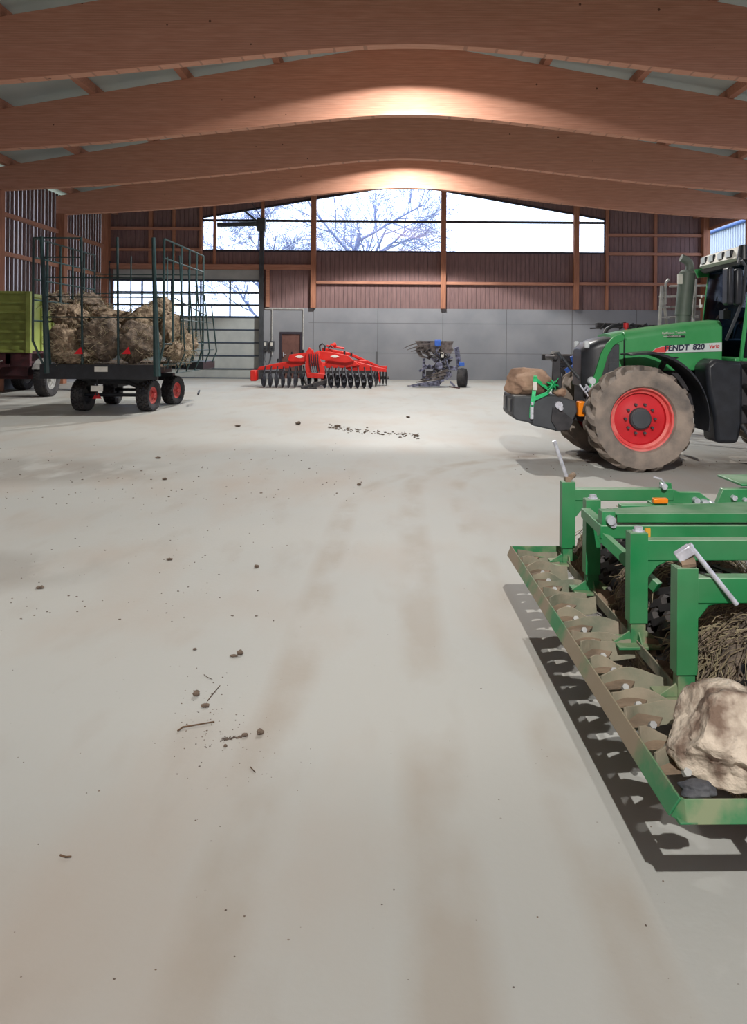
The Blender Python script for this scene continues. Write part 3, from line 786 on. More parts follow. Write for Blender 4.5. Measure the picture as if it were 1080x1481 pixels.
# front fender arcs
for y0, cx in ((9.62, 3.12), (11.28, 3.05)):
    mb = MB(); Rf = 0.83; rings = []
    for k in range(19):
        a = math.radians(101 - k*6.2)
        r0 = Rf - (0.015 if k < 3 else 0)
        c_, s_ = math.cos(a), math.sin(a)
        r1 = r0+0.022+0.012*math.sin(k*0.3)
        rings.append([(cx+c_*r0, y0, FR+s_*r0), (cx+c_*r1, y0, FR+s_*r1), (cx+c_*(r1+0.012), y0+0.22, FR+s_*(r1+0.012)), (cx+c_*r1, y0+0.5, FR+s_*r1), (cx+c_*r0, y0+0.5, FR+s_*r0), (cx+c_*(r0+0.0), y0+0.22, FR+s_*r0)])
    mb.loft(rings); mb.bar((cx+0.35, y0+0.25, FR+0.75), (cx+0.4, YC+(0.25 if y0 > YC else -0.25), 1.1), 0.06, 0.06)
    mb.build('front_fender', M['black'], tr, bev=0.004)
# chassis, axle, engine underside
mb = MB()
mb.box(2.55, 5.9, YC-0.28, YC+0.28, 0.62, 1.28); mb.box(2.7, 4.4, YC-0.36, YC+0.36, 1.0, 1.29)
mb.cyl((3.09, 9.9, FR), (3.09, 11.5, FR), 0.11, 16); mb.box(2.85, 3.33, YC-0.25, YC+0.25, 0.5, 0.8)
mb.cyl((5.88, 9.9, 0.95), (5.88, 11.6, 0.95), 0.2, 16)
mb.bar((2.75, 10.05, 0.8), (3.1, 10.45, 0.62), 0.08, 0.08)
mb.build('chassis', M['blackdirty'], tr, bev=0.015)
mb = MB()   # cables and valves in front of the near wheel
for k in range(9):
    a = P(838+k*3, 556+(k % 3)*4, 10.3)
    mb.tube([a, a+Vector((0.05, -0.04, -0.08)), a+Vector((0.10, 0.02, -0.02+0.03*(k % 2)))], 0.014, 6)
for k in range(5): mb.box(2.58+0.06*k, 2.62+0.06*k, 10.25, 10.34, 0.98, 1.04+0.02*(k % 2))
mb.build('hydraulic_coupler', M['steel'], tr)
mb = MB(); mb.box(2.42, 2.52, 10.16, 10.3, 0.66, 0.86); mb.build('indicator_lamp', M['orange'], tr, bev=0.015)
# tank and steps
mb = MB()
tank = [(3.98, 1.36), (4.10, 1.46), (4.22, 1.43), (4.46, 1.42), (4.46, 0.62), (4.40, 0.36), (4.12, 0.36), (4.08, 0.75), (4.0, 1.1)]
mb.prism(tank, 9.80, 10.25); mb.build('fuel_tank', M['black'], tr, bev=0.05)
mb = MB(); mb.box(4.46, 5.15, 9.95, 10.25, 0.6, 1.42); mb.tube([(4.40, 9.72, 0.62), (4.5, 9.70, 0.45), (4.7, 9.70, 0.34), (5.1, 9.70, 0.30)], 0.03, 8); mb.build('tank_guard', M['blackdirty'], tr, bev=0.01)
for z in (0.52, 0.80, 1.08, 1.34):
    mb = MB(); mb.box(4.50, 5.00, 9.66, 9.95, z, z+0.035)
    for k in range(7): mb.box(4.52+k*0.07, 4.55+k*0.07, 9.66, 9.95, z+0.035, z+0.05)
    mb.build('step', M['blackdirty'], tr)
# cab
mb = MB()
A = {}
cx0, cx1 = 4.52, 6.1
def post(p, q, r=0.035, m=0): mb.bar(p, q, r*2, r*2, m)
yn_, yf_ = 9.98, 11.42
post((4.50, yn_, 1.42), (4.66, yn_, 2.75), 0.022); post((4.53, yf_, 1.42), (4.67, yf_, 2.75), 0.016)
post((5.35, yn_, 1.3), (5.40, yn_, 2.75), 0.04); post((5.35, yf_, 1.3), (5.40, yf_, 2.75), 0.04)
post((6.1, yn_, 1.7), (6.05, yn_, 2.75), 0.04); post((6.1, yf_, 1.7), (6.05, yf_, 2.75), 0.04)
post((4.50, yn_, 1.42), (4.50, yf_, 1.42), 0.05); post((4.65, yn_, 2.73), (4.65, yf_, 2.73), 0.03)
mb.box(4.42, 5.4, yn_-0.01, yf_+0.01, 1.28, 1.46); mb.box(5.35, 6.2, yn_, yf_, 1.28, 1.8)
mb.bar((4.72, yn_-0.04, 1.95), (4.62, yn_-0.04, 1.32), 0.02, 0.06)
mb.build('cab_frame', M['tgreen'], tr, bev=0.01)
mb = MB()
mb.add([(4.51, yn_+0.03, 1.45), (4.51, yf_-0.03, 1.45), (4.66, yf_-0.03, 2.74), (4.66, yn_+0.03, 2.74)], [(0,1,2,3)])
mb.add([(4.54, yn_, 1.45), (5.33, yn_, 1.45), (5.37, yn_, 2.74), (4.68, yn_, 2.74)], [(0,1,2,3)])
mb.add([(5.40, yn_, 1.8), (6.08, yn_, 1.8), (6.04, yn_, 2.74), (5.42, yn_, 2.74)], [(0,1,2,3)])
mb.add([(4.54, yf_, 1.45), (5.33, yf_, 1.45), (5.37, yf_, 2.74), (4.68, yf_, 2.74)], [(0,1,2,3)])
mb.build('cab_glass', M['cabglass'], tr)
mb = MB(); mb.box(5.0, 5.55, YC-0.26, YC+0.26, 1.46, 1.85); mb.box(5.45, 5.6, YC-0.26, YC+0.26, 1.8, 2.45)
mb.build('driver_seat', M['black'], tr, bev=0.04)
mb = MB(); mb.tube([(4.62, YC, 1.46), (4.75, YC, 1.9), (4.85, YC, 2.0)], 0.035, 8); mb.revolve([(0.18, -0.012), (0.205, 0), (0.18, 0.012)], (4.86, YC, 2.02), 'X', 24, closed=True)
mb.build('steering_column', M['black'], tr)
mb = MB(); mb.box(4.56, 4.72, yn_+0.1, yf_-0.1, 1.46, 1.72); mb.build('dashboard', M['black'], tr, bev=0.03)
# roof with rounded corners
mb = MB()
def rr(x0, x1, y0, y1, r, z, n=6):
    out = []
    for (cx, cy, a0) in ((x0+r, y0+r, 180), (x1-r, y0+r, 270), (x1-r, y1-r, 0), (x0+r, y1-r, 90)):
        for k in range(n+1):
            a = math.radians(a0+90*k/n); out.append((cx+r*math.cos(a), cy+r*math.sin(a), z))
    return out
mb.loft([rr(4.52, 6.25, 9.88, 11.46, 0.30, 2.74), rr(4.43, 6.32, 9.84, 11.50, 0.38, 2.78), rr(4.47, 6.30, 9.86, 11.48, 0.36, 2.92), rr(4.60, 6.2, 9.98, 11.38, 0.28, 2.965)])
roof = mb.build('cab_roof', M['cream'], tr)
mb = MB(); mb.loft([rr(4.54, 6.2, 9.9, 11.5, 0.2, 2.70), rr(4.50, 6.22, 9.88, 11.52, 0.2, 2.745)]); mb.build('roof_underside', M['black'], roof)
for y in (10.22, 10.48, 10.78, 11.06):
    xf = 4.44
    mb = MB(); mb.box(xf-0.012, xf+0.05, y-0.078, y+0.078, 2.795, 2.905); wl_ = mb.build('work_light', M['black'], roof, bev=0.02)
    mb = MB(); mb.box(xf-0.02, xf-0.008, y-0.062, y+0.062, 2.808, 2.892); mb.build('lens', M['lamp'], wl_)
mb = MB(); mb.tube([(4.56, 9.92, 2.70), (4.36, 9.72, 2.74), (4.30, 9.62, 2.66)], 0.02, 8); mb.tube([(4.33, 9.60, 2.70), (4.40, 9.62, 2.62), (4.38, 9.66, 2.2), (4.30, 9.8, 1.85), (4.30, 9.95, 1.7)], 0.02, 8)
mb.build('mirror_arm', M['darkgrey'], tr)
mb = MB(); mb.box(4.16, 4.25, 9.60, 9.78, 2.14, 2.62); mb.box(4.26, 4.36, 9.60, 9.72, 2.14, 2.6); mb.build('mirror', M['black'], tr, bev=0.03)
mb = MB(); mb.cyl((4.45, 9.80, 2.72), (4.45, 9.80, 2.92), 0.085, 16, 0, 0.06); mb.build('beacon', M['black'], tr, bev=0.01)
# windscreen sticker
mb = MB()
for a in ((1018, 427, 1022, 431), (1016, 433, 1020, 444), (1016, 441, 1024, 445)):
    p0 = P(a[0], a[3], 11.3); p1 = P(a[2], a[1], 11.3); mb.box(p0.x-0.05, p0.x-0.045, 11.3-0.1*(a[2]-a[0])/8, 11.3, p0.z, p1.z)
mb.build('windscreen_sticker', M['white'], tr)
mb = MB(); mb.tube([(4.42, 10.55, 1.98), (4.50, 10.5, 2.1), (4.47, 10.35, 2.12)], 0.02, 6); mb.box(4.4, 4.5, 10.28, 10.42, 1.98, 2.10); mb.build('wiper_motor', M['black'], tr)
# exhaust
ye = 11.28
mb = MB(); mb.tube([P(987, 468, ye), P(987.5, 458, ye), P(988, 452, ye)], 0.105, 20)
mb.tube([P(987.5, 456, ye), P(993.5, 395, ye)], [0.118, 0.118], 24)
mb.tube([P(993.5, 395, ye), P(994, 391, ye)], [0.118, 0.07], 24)
mb.tube([P(996, 394, ye), P(997.5, 386, ye), P(996, 380, ye), P(991, 375.5, ye), P(984.5, 373, ye)], [0.062, 0.062, 0.062, 0.06, 0.058], 16)
ex = mb.build('exhaust_stack', M['exhaust'], tr)
mb = MB(); a = P(979, 411, ye-0.1); b = P(985.5, 397, ye-0.1); mb.box(a.x, b.x, ye-0.14, ye-0.1, a.z, b.z); mb.build('metal_plate', M['white'], ex)
mb = MB(); mb.prism([(P(1003, 390, 11.5).x, P(1003, 390, 11.5).z), (P(1025, 387, 11.5).x, P(1025, 387, 11.5).z), (P(1023, 401, 11.5).x, P(1023, 401, 11.5).z), (P(1008, 402, 11.5).x, P(1008, 402, 11.5).z)], 11.47, 11.5)
mb.build('side_bracket', M['tgreen'], tr)
mb = MB(); mb.cyl(P(905, 474, 10.75), P(905, 467, 10.75), 0.035, 12); mb.cyl(P(905, 480, 10.75), P(905, 473, 10.75), 0.022, 10); mb.build('filler_cap', M['rimred'], tr)
# rear fender
mb = MB(); rings = []
for k in range(14):
    a = math.radians(172-k*12); c_, s_ = math.cos(a), math.sin(a); r0, r1 = 1.06, 1.09
    rings.append([(5.88+c_*r0, 9.62, 0.96+s_*r0), (5.88+c_*r1, 9.62, 0.96+s_*r1), (5.88+c_*r1, 10.3, 0.96+s_*r1), (5.88+c_*r0, 10.3, 0.96+s_*r0)])
mb.loft(rings); mb.build('rear_fender', M['black'], tr)
# front linkage and weight
mb = MB()
mb.prism([(P(797, 563, 10.5).x, P(797, 563, 10.5).z), (P(812, 563, 10.5).x, P(812, 563, 10.5).z), (P(809, 516, 10.5).x, P(809, 516, 10.5).z), (P(801, 510, 10.5).x, P(801, 510, 10.5).z), (P(799, 518, 10.5).x, P(799, 518, 10.5).z)], 10.46, 10.52)
mb.prism([(P(797, 563, 10.9).x, P(797, 563, 10.9).z), (P(812, 563, 10.9).x, P(812, 563, 10.9).z), (P(809, 516, 10.9).x, P(809, 516, 10.9).z), (P(801, 510, 10.9).x, P(801, 510, 10.9).z), (P(799, 518, 10.9).x, P(799, 518, 10.9).z)], 10.86, 10.92)
mb.cyl((2.16, 10.4, 1.44), (2.16, 11.0, 1.44), 0.035, 10)
mb.bar((2.05, 10.3, 0.72), (2.75, 10.45, 0.62), 0.09, 0.16); mb.bar((2.05, 11.1, 0.72), (2.75, 10.95, 0.62), 0.09, 0.16)
mb.bar(P(838, 600, 10.2), P(851, 578, 10.2), 0.04, 0.07)
mb.build('front_linkage', M['blackdirty'], tr, bev=0.01)
mb = MB(); mb.tube([P(801, 511, 10.6), P(812, 516, 10.6), P(826, 534, 10.58), P(846, 556, 10.55)], [0.03, 0.022, 0.022, 0.03], 10)
mb.tube([P(802, 512, 10.55), P(806, 511, 10.55), P(811, 519, 10.55)], 0.035, 8); mb.build('top_link', M['darkgrey'], tr)
y0w, y1w = 10.20, 11.14
def wpt(x, z): return (x, z)
side = [(1.56, 0.93), (1.545, 0.66), (1.60, 0.60), (1.80, 0.565), (1.82, 0.53), (2.14, 0.46), (2.30, 0.47), (2.42, 0.72), (2.40, 0.86), (2.12, 0.93)]
mb = MB(); mb.prism(side, y0w, y1w)
wt = mb.build('front_weight', M['darkgrey'], tr, bev=0.03)
for yy0, yy1 in ((y0w+0.12, y0w+0.34), (y1w-0.34, y1w-0.12)):
    mb = MB(); mb.box(1.535, 1.56, yy0, yy1, 0.70, 0.88); mb.build('recess', M['black'], wt, bev=0.004)
mb = MB(); mb.prism([(1.83, 0.92), (1.8, 0.57), (1.81, 0.57), (1.84, 0.92)], y0w-0.006, y0w+0.01); mb.build('joint_line', M['black'], wt)
mb = MB(); mb.prism([(2.08, 0.78), (2.2, 0.74), (2.36, 0.60), (2.30, 0.48), (2.14, 0.47), (2.06, 0.6)], y0w-0.03, y0w+0.01); mb.build('side_bracket', M['blackdirty'], wt, bev=0.004)
mb = MB(); mb.cyl((2.16, y0w-0.05, 0.81), (2.16, y0w+0.05, 0.81), 0.05, 14); mb.cyl((2.18, y0w-0.08, 0.77), (2.18, y0w, 0.77), 0.03, 12); mb.build('hitch_pin', M['steel'], wt)

# rock strapped on the weight
mb = MB(); c = P(762, 553.5, 10.62)
blob(mb, (c.x+0.01, 10.62, c.z+0.0), (0.36, 0.30, 0.215), 5, seed=44, amp=0.10, freq=1.6, fine=0.05, ffreq=3, planes=14, pd=(0.66, 0.84), flat=-0.8)
tag(mb.build('rock', M['brownrock'], smooth=30), 'long tan rock strapped on the dark front weight of the tractor', 'rock')
st = thing('ratchet_strap', (1.9, 10.62, 0.9), 'bright green ratchet strap tied over the tan rock on the tractor weight', 'strap')
def ribbon(mb, pts, w, t=0.006, side_=(1, 0, 0)):
    pts = [Vector(p) for p in pts]; rings = []
    for i, p in enumerate(pts):
        d = (pts[min(i+1, len(pts)-1)]-pts[max(0, i-1)]).normalized(); s = Vector(side_); s = (s-d*s.dot(d)).normalized(); n = d.cross(s)
        rings.append([p-s*w/2-n*t/2, p+s*w/2-n*t/2, p+s*w/2+n*t/2, p-s*w/2+n*t/2])
    mb.loft(rings)
mb = MB()
yk = 10.17
ribbon(mb, [P(768, 604, yk), P(768.5, 590, yk), P(771, 575, yk), P(773, 560, 10.22), P(774, 545, 10.34), P(774.5, 541, 10.62), P(768, 545, 10.9), P(764, 565, 11.17), P(768, 585, 11.17)], 0.05)
mb.build('webbing', M['strap'], st)
mb = MB()
ribbon(mb, [P(771, 578, yk-0.01), P(781, 573, yk-0.01), P(791, 569, yk), P(797, 561, 10.26), P(803, 552, 10.40)], 0.05, side_=(0.2, 0, 1))
ribbon(mb, [P(774, 548, 10.33), P(784, 556, 10.36), P(792, 562, 10.4), P(800, 556, 10.4)], 0.045, side_=(0.2, 0, 1))
mb.build('tail_webbing', M['strap'], st)
mb = MB()
kc = P(799, 556.5, 10.40)
for k in range(7):
    a = 2*PI*k/7; L = 0.07+0.04*(k % 2)
    ribbon(mb, [kc, kc+Vector((math.cos(a)*L*0.6, -0.05, math.sin(a)*L*0.6)), kc+Vector((math.cos(a)*L, -0.01, math.sin(a)*L))], 0.045, side_=(0.3, 1, 0.3))
blob(mb, kc, (0.045, 0.04, 0.045), 3, seed=4, amp=0.3)
mb.build('knot', M['strap'], st)
mb = MB(); mb.box(P(766, 606, yk).x, P(771, 600, yk).x, yk-0.03, yk, P(766, 606, yk).z, P(769, 588, yk).z); mb.cyl(P(769.5, 586, yk-0.03), P(769.5, 582, yk-0.03), 0.02, 10); mb.build('ratchet_hook', M['steel'], st, bev=0.005)
mb = MB(); a = P(773, 564, 10.19); mb.box(a.x-0.025, a.x+0.025, 10.165, 10.175, a.z, a.z+0.11); mb.build('white_label', M['white'], st)
mb = MB(); a = P(813, 568, 10.3); blob(mb, (a.x-0.02, 10.32, 0.97), (0.085, 0.08, 0.06), 4, seed=9, amp=0.15, planes=5)
tag(mb.build('stone', M['brownrock'], smooth=30), 'fist-sized stone lying on the weight beside the green knot', 'stone')

# implement behind the tractor nose
it = thing('cultivator', (3.6, 14.3, 0), 'dark cultivator with blue parts standing behind the green tractor hood', 'cultivator')
mb = MB(); yq = 14.3
for (a, b) in (((803, 516), (860, 516)), ((805, 528), (862, 520)), ((862, 470), (950, 474)), ((800, 510), (806, 522)), ((800, 540), (862, 516))):
    pa, pb = P(a[0], a[1], yq), P(b[0], b[1], yq+0.1); mb.bar(pa, pb, 0.12, 0.09)
mb.bar((2.9, yq, 1.35), (5.2, yq, 1.35), 0.12, 0.12); mb.bar((2.9, yq+1.0, 1.35), (5.2, yq+1.0, 1.35), 0.12, 0.12)
for x in (3.0, 3.9, 5.1):
    mb.bar((x, yq, 1.35), (x, yq+1.0, 1.35), 0.1, 0.1)
    if x > 3.5: mb.bar((x, yq, 1.35), (x+0.1, yq+0.3, 1.95), 0.08, 0.08)
mb.build('frame', M['blackdirty'], it, bev=0.01)
for k in range(7):
    x = 2.95+k*0.36; yy = yq+(k % 2)
    mb = MB(); mb.tube([(x, yy, 1.35), (x, yy-0.15, 1.0), (x, yy+0.15, 0.55), (x, yy-0.05, 0.2), (x, yy-0.15, 0.0)], [0.04, 0.04, 0.035, 0.035, 0.015], 8); mb.build('tine', M['blackdirty'], it)
mb = MB(); mb.bar(P(818, 538, yq-0.2), P(852, 520, yq-0.2), 0.05, 0.12); mb.bar(P(826, 522, yq-0.1), P(838, 517, yq-0.1), 0.05, 0.16); mb.build('blue_bar', M['blue'], it, bev=0.01)
mb = MB(); mb.tube([P(872, 486, 13.9), P(877, 476, 13.9), P(887, 471, 13.9), P(900, 470, 13.9), P(915, 476, 13.9)], 0.035, 10)
for k in range(8): mb.tube([P(868+k*9, 476-(k % 3)*2, 14.2), P(875+k*10, 468+(k % 2)*3, 14.2), P(884+k*9, 474, 14.2)], 0.02, 6)
mb.tube([P(853, 475, 14.2), P(880, 474, 14.2), P(905, 466, 14.2)], 0.014, 6)
mb.build('hydraulic_hose', M['black'], it)
# ladder
lt_ = thing('platform_ladder', (5.0, 12.9, 0), 'grey tubular ladder and guard rail standing behind the tractor exhaust', 'ladder')
mb = MB(); yl = 12.9
def pf(px, py, Y): p = P(px, py, Y); return p
for a in (955.5, 1004):
    mb.tube([pf(a-2, 470, yl)-Vector((0.05, 0, 1.85)), pf(a-2, 470, yl), pf(a+1.5, 413 if a < 960 else 404, yl)], 0.03, 8)
mb.tube([pf(964, 470, yl+0.4)-Vector((-0.2, 0, 1.85)), pf(964, 470, yl+0.4), pf(957, 414, yl)], 0.028, 8)
mb.tube([pf(962, 440, yl), pf(962, 415, yl), pf(963, 408, yl), pf(967, 404, yl)], 0.022, 8)
mb.build('upright', M['white_metal'], lt_)
for z, x0, x1 in ((414, 968, 1025), (429, 964, 1020), (444, 964, 1016), (459, 965, 1010)):
    mb = MB(); mb.cyl(pf(x0, z, yl+0.3), pf(x1, z-1, yl+0.3), 0.018, 8); mb.build('guard_rail', M['white_metal'], lt_)
for z in (429, 444, 459):
    mb = MB(); mb.bar(pf(954, z, yl), pf(966, z, yl+0.2), 0.06, 0.025); mb.build('rung', M['white_metal'], lt_)

# =================================================================== bale wagon
W0 = Vector((-6.48, 17.4, 0))
wg = thing('hay_wagon', W0, 'flat wagon with tall dark green tube cages, loaded with straw bales', 'wagon')
x0, x1, ya, yb = -7.45, -5.55, 16.5, 20.0
ZD = 1.10
mb = MB(); mb.box(-7.75, -5.2, ya, yb, ZD-0.06, ZD); mb.build('deck', M['soil'], wg, bev=0.01)
mb = MB()
mb.box(-7.75, -5.2, ya-0.03, ya+0.06, ZD-0.32, ZD); mb.box(-7.75, -5.2, yb-0.06, yb+0.03, ZD-0.2, ZD)
for x in (-6.95, -6.0): mb.box(x-0.07, x+0.07, ya, yb, ZD-0.3, ZD-0.06)
mb.box(-7.2, -5.7, 17.35, 17.6, 0.62, 0.8); mb.box(-7.2, -5.7, 19.3, 19.5, 0.62, 0.8)
mb.cyl((-7.2, 17.5, 0.37), (-5.75, 17.5, 0.37), 0.04, 10); mb.cyl((-7.2, 19.4, 0.37), (-5.75, 19.4, 0.37), 0.04, 10)
mb.tube([(-7.0, 17.4, 0.72), (-6.2, 17.4, 0.70), (-5.95, 17.4, 0.6), (-5.85, 17.4, 0.4)], 0.07, 8); mb.bar((-6.48, 17.5, 0.6), (-6.48, 19.5, 0.6), 0.1, 0.1)
mb.bar((-5.1, 19.6, 0.34), (-4.95, 18.9, 0.30), 0.04, 0.04); mb.box(-5.4, -4.9, 19.2, 20.4, 0.9, 1.1)
mb.build('chassis', M['black'], wg, bev=0.008)
for (x, y, yaw, sd, nm) in ((-7.22, 17.5, -0.06, -1, 'a'), (-5.72, 17.5, -0.16, 1, 'b'), (-7.25, 19.4, 0, -1, 'c'), (-5.72, 19.4, -0.22, 1, 'd')):
    XF[0] = Matrix.Translation((x, y, 0)) @ Matrix.Rotation(yaw, 4, 'Z')
    mb = MB(); lug_tyre(mb, (0, 0, 0.365), 0.37, 0.30, 0.20, 11, 0.034, 'X', block=True); wl_ = mb.build('wheel', M['tyredark'], wg)
    mb = MB(); rim_mesh(mb, (0, 0, 0.365), 0.20, 0.29, 'X', sd, m0=0, m1=1, m2=2); mb.revolve([(0.05, sd*0.09), (0.05, sd*0.16), (0.01, sd*0.165)], (0, 0, 0.365), 'X', 16, 0)
    mb.build('rim', [M['rimred_dusty'], M['rimred_dusty'], M['black']], wl_)
    XF[0] = Matrix.Identity(4)
# cages : near end frame, left and right side frames, far frame
def frame_panel(name, posts, rails, r=0.026, rr_=0.019):
    mb = MB()
    for p in posts: mb.tube(p, r, 8)
    for p in rails: mb.tube(p, rr_, 6)
    return mb.build(name, M['teal'], wg)
yN, yF_ = 16.55, 19.9
def Lx(y): return P(48, 400, 16.55).x
zt_ = P(48, 344, 16.55).z
XLc, XRc = P(48, 400, yN).x, P(237, 400, yN).x
# left side panel
ps = []; ys_ = [yN + (yF_-yN)*k/5 for k in range(6)]
for y in ys_: ps.append([(XLc+0.25, y, ZD-0.05), (XLc, y, ZD+0.5), (XLc, y, zt_)])
frame_panel('side_cage', ps, [[(XLc, yN, z), (XLc, yF_, z)] for z in (zt_, zt_-0.42, zt_-0.9, zt_-1.35, zt_-1.8)])
ps = []
for k, y in enumerate(ys_): ps.append([(XRc-0.12, y, ZD-0.1), (XRc, y, ZD+0.4), (XRc, y, zt_)])
frame_panel('side_cage', ps, [[(XRc, yN, z), (XRc, yF_, z)] for z in (zt_, zt_-0.42, ZD+0.45, ZD)])
# end frame near
ex_ = [P(62, 400, yN).x, P(118, 400, yN).x, P(170, 400, yN).x, P(222, 400, yN).x]
ps = [[(ex_[0]+0.14, yN-0.03, ZD-0.2), (ex_[0]+0.08, yN-0.03, ZD+0.5), (ex_[0]-0.02, yN-0.03, zt_+0.02)]]
for x in ex_[1:3]: ps.append([(x+0.04, yN-0.03, ZD), (x, yN-0.03, zt_+0.02)])
ps.append([(ex_[3]+0.1, yN-0.03, ZD-0.25), (ex_[3], yN-0.03, zt_+0.02)])
ps2 = [ps[0], ps[3]]
frame_panel('end_cage', ps, [[(XLc, yN-0.03, zt_), (ex_[1], yN-0.03, zt_)]] + [[(ex_[0], yN-0.03, z), (ex_[3]+0.2, yN-0.03, z)] for z in (zt_-0.86, zt_-1.28, zt_-1.72)] + [[(ex_[0], yN-0.03, zt_-0.42), (ex_[1], yN-0.03, zt_-0.42)]], 0.026, 0.016)
for p in ps2:
    mb = MB(); mb.tube([Vector(p[0]), Vector(p[-1])*0.5+Vector(p[0])*0.5, Vector(p[-1])], [0.085, 0.055, 0.042], 8); mb.build('corner_post', M['teal'], wg)
# far end frame and slanting gate at the right
ps = [[(x, yF_, ZD), (x, yF_, zt_-0.02)] for x in (XLc, XLc+0.95, XLc+1.9, XRc)]
frame_panel('end_cage', ps, [[(XLc, yF_, z), (XRc, yF_, z)] for z in (zt_-0.5, zt_-1.0, zt_-1.6)], 0.02, 0.014)
ps = []
for k in range(5):
    y = yN+0.6+k*0.75; ps.append([(XRc+0.12, y, ZD-0.2), (XRc+0.30, y, ZD+0.25), (XRc+0.16, y, zt_-0.3-0.25*k), ])
frame_panel('outer_gate', ps, [[(XRc+0.12, yN+0.6, ZD-0.2), (XRc+0.12, yF_, ZD-0.2)], [(XRc+0.28, yN+0.6, ZD+0.3), (XRc+0.28, yF_, ZD+0.3)], [(XRc+0.2, yN+0.6, ZD+1.0), (XRc+0.2, yF_, ZD+1.0)], [(XRc, yN+0.8, ZD+1.5), (XRc+0.2, yF_-0.3, ZD+1.15)]], 0.018, 0.014)
for (px, py) in ((114, 508), (183, 508)):
    p = P(px, py, ya-0.05); mb = MB(); mb.prism([(p.x-0.09, p.z-0.06), (p.x+0.09, p.z-0.06), (p.x+0.05, p.z+0.09)], ya-0.09, ya-0.05); mb.build('rear_reflector', M['redlight'], wg)
for (px, py, w_, h_) in ((146, 534, 0.28, 0.11), (140, 562, 0.26, 0.12)):
    p = P(px, py, ya-0.05); mb = MB(); mb.box(p.x-w_/2, p.x+w_/2, ya-0.055, ya-0.035, p.z-h_/2, p.z+h_/2); mb.build('number_plate', M['white'], wg)
p = P(140, 572, ya+0.4); mb = MB(); mb.prism([(p.x-0.1, p.z-0.07), (p.x+0.1, p.z-0.07), (p.x, p.z+0.09)], ya+0.4, ya+0.43); mb.build('rear_reflector', M['redlight'], wg)
mb = MB(); mb.tube([(p.x, ya+0.4, p.z), (p.x, ya+0.42, 0.78)], 0.02, 6); mb.build('reflector_bracket', M['black'], wg)

# bales
def bale(px, py, Y, r, seed, label, dark=False, rot=0):
    c = P(px, py, Y); mb = MB()
    blob(mb, c, r, 5, seed=seed, amp=0.13, freq=1.8, fine=0.10, ffreq=4.5, planes=7, pd=(0.66, 0.9), rot=rot, m=0)
    rnd = random.Random(seed)
    for k in range(230):
        d = Vector((rnd.gauss(0,1), rnd.gauss(0,1), rnd.gauss(0,1))).normalized()
        q = c+Vector((d.x*r[0]*0.86, d.y*r[1]*0.86, d.z*r[2]*0.86)); t = Vector((rnd.gauss(0,1), rnd.gauss(0,1), rnd.gauss(0,1))).normalized()
        L = rnd.uniform(0.06, 0.2); q2 = q+d*0.09+t*L*0.5
        mb.tube([q, q2, q2+t*L*0.5-Vector((0, 0, 0.03))], 0.005, 3, 1, cap=False)
    return tag(mb.build('straw_bale', [M['straw2'] if dark else M['straw'], M['strand']], recalc=False), label, 'bale', 'straw bales on the wagon')
BL = [
 (92, 496, 16.95, (0.36, 0.36, 0.42), 1, 'straw bale at the bottom left front corner of the wagon load', False, 0.1),
 (108, 517, 16.85, (0.52, 0.3, 0.20), 2, 'flattened tan straw bale at the lowest left end of the deck', False, 0),
 (146, 490, 17.0, (0.50, 0.40, 0.50), 3, 'big dark grey-brown bale in the middle front of the wagon', True, 0),
 (201, 496, 17.0, (0.46, 0.40, 0.46), 4, 'dark straw bale at the right front of the deck beside the thick corner post', True, 0.2),
 (104, 457, 17.7, (0.46, 0.5, 0.34), 5, 'straw bale in the middle layer at the left behind the front bales', False, 0),
 (86, 441, 18.9, (0.30, 0.5, 0.30), 6, 'small dark rounded bale topping the left end of the load', True, 0),
 (126, 441, 18.9, (0.50, 0.5, 0.28), 7, 'ragged bale lying on top of the load left of its centre', True, 0.1),
 (164, 462, 18.0, (0.52, 0.5, 0.30), 8, 'yellowish bale at the dip between the two humps of the load', False, 0),
 (210, 462, 17.9, (0.46, 0.5, 0.34), 9, 'tan straw bale under the peaked top at the right', False, 0.3),
 (233, 448, 18.6, (0.30, 0.4, 0.32), 10, 'peaked bale forming the highest tip at the right of the load', False, 0.2),
 (243, 476, 18.0, (0.36, 0.5, 0.44), 11, 'straw bale bulging at the right side behind the cage tubes', False, 0),
 (262, 496, 18.6, (0.40, 0.6, 0.36), 12, 'loose straw bale slumped at the lowest right edge of the load', False, 0),
 (254, 508, 17.4, (0.30, 0.5, 0.22), 13, 'flat straw bale on the right deck edge above the red-rimmed wheels', False, 0),
]
for b in BL: bale(b[0], b[1], b[2], b[3], b[4], b[5], b[6], b[7])

# =================================================================== lime tipping trailer
Ty = 20.9
gt = thing('tipping_trailer', (-11.1, 23.0, 0), 'lime green tipping trailer with ribbed sides standing by the slatted wall', 'trailer')
xr = -10.15; xl = -12.35; zb_, zt2 = P(30, 508, Ty).z, P(30, 423, Ty).z
yE = 25.8
mb = MB()
mb.box(xl, xr, Ty+0.02, Ty+0.06, zb_, zt2)
for i in range(7):
    z = zb_ + (zt2-zb_)*i/6; mb.box(xl, xr-0.02, Ty-0.03, Ty+0.03, z-0.035, z+0.035)
mb.build('tailgate', M['lime'], gt, bev=0.01)
mb = MB(); mb.box(xr-0.02, xr+0.02, Ty, yE, zb_, zt2-0.05)
for i in range(8): mb.box(xr+0.02, xr+0.07, Ty+i*(yE-Ty)/7-0.04, Ty+i*(yE-Ty)/7+0.04, zb_, zt2-0.05)
mb.box(xr-0.04, xr+0.06, Ty, yE, zt2-0.12, zt2-0.02); mb.build('side_wall', M['lime'], gt, bev=0.008)
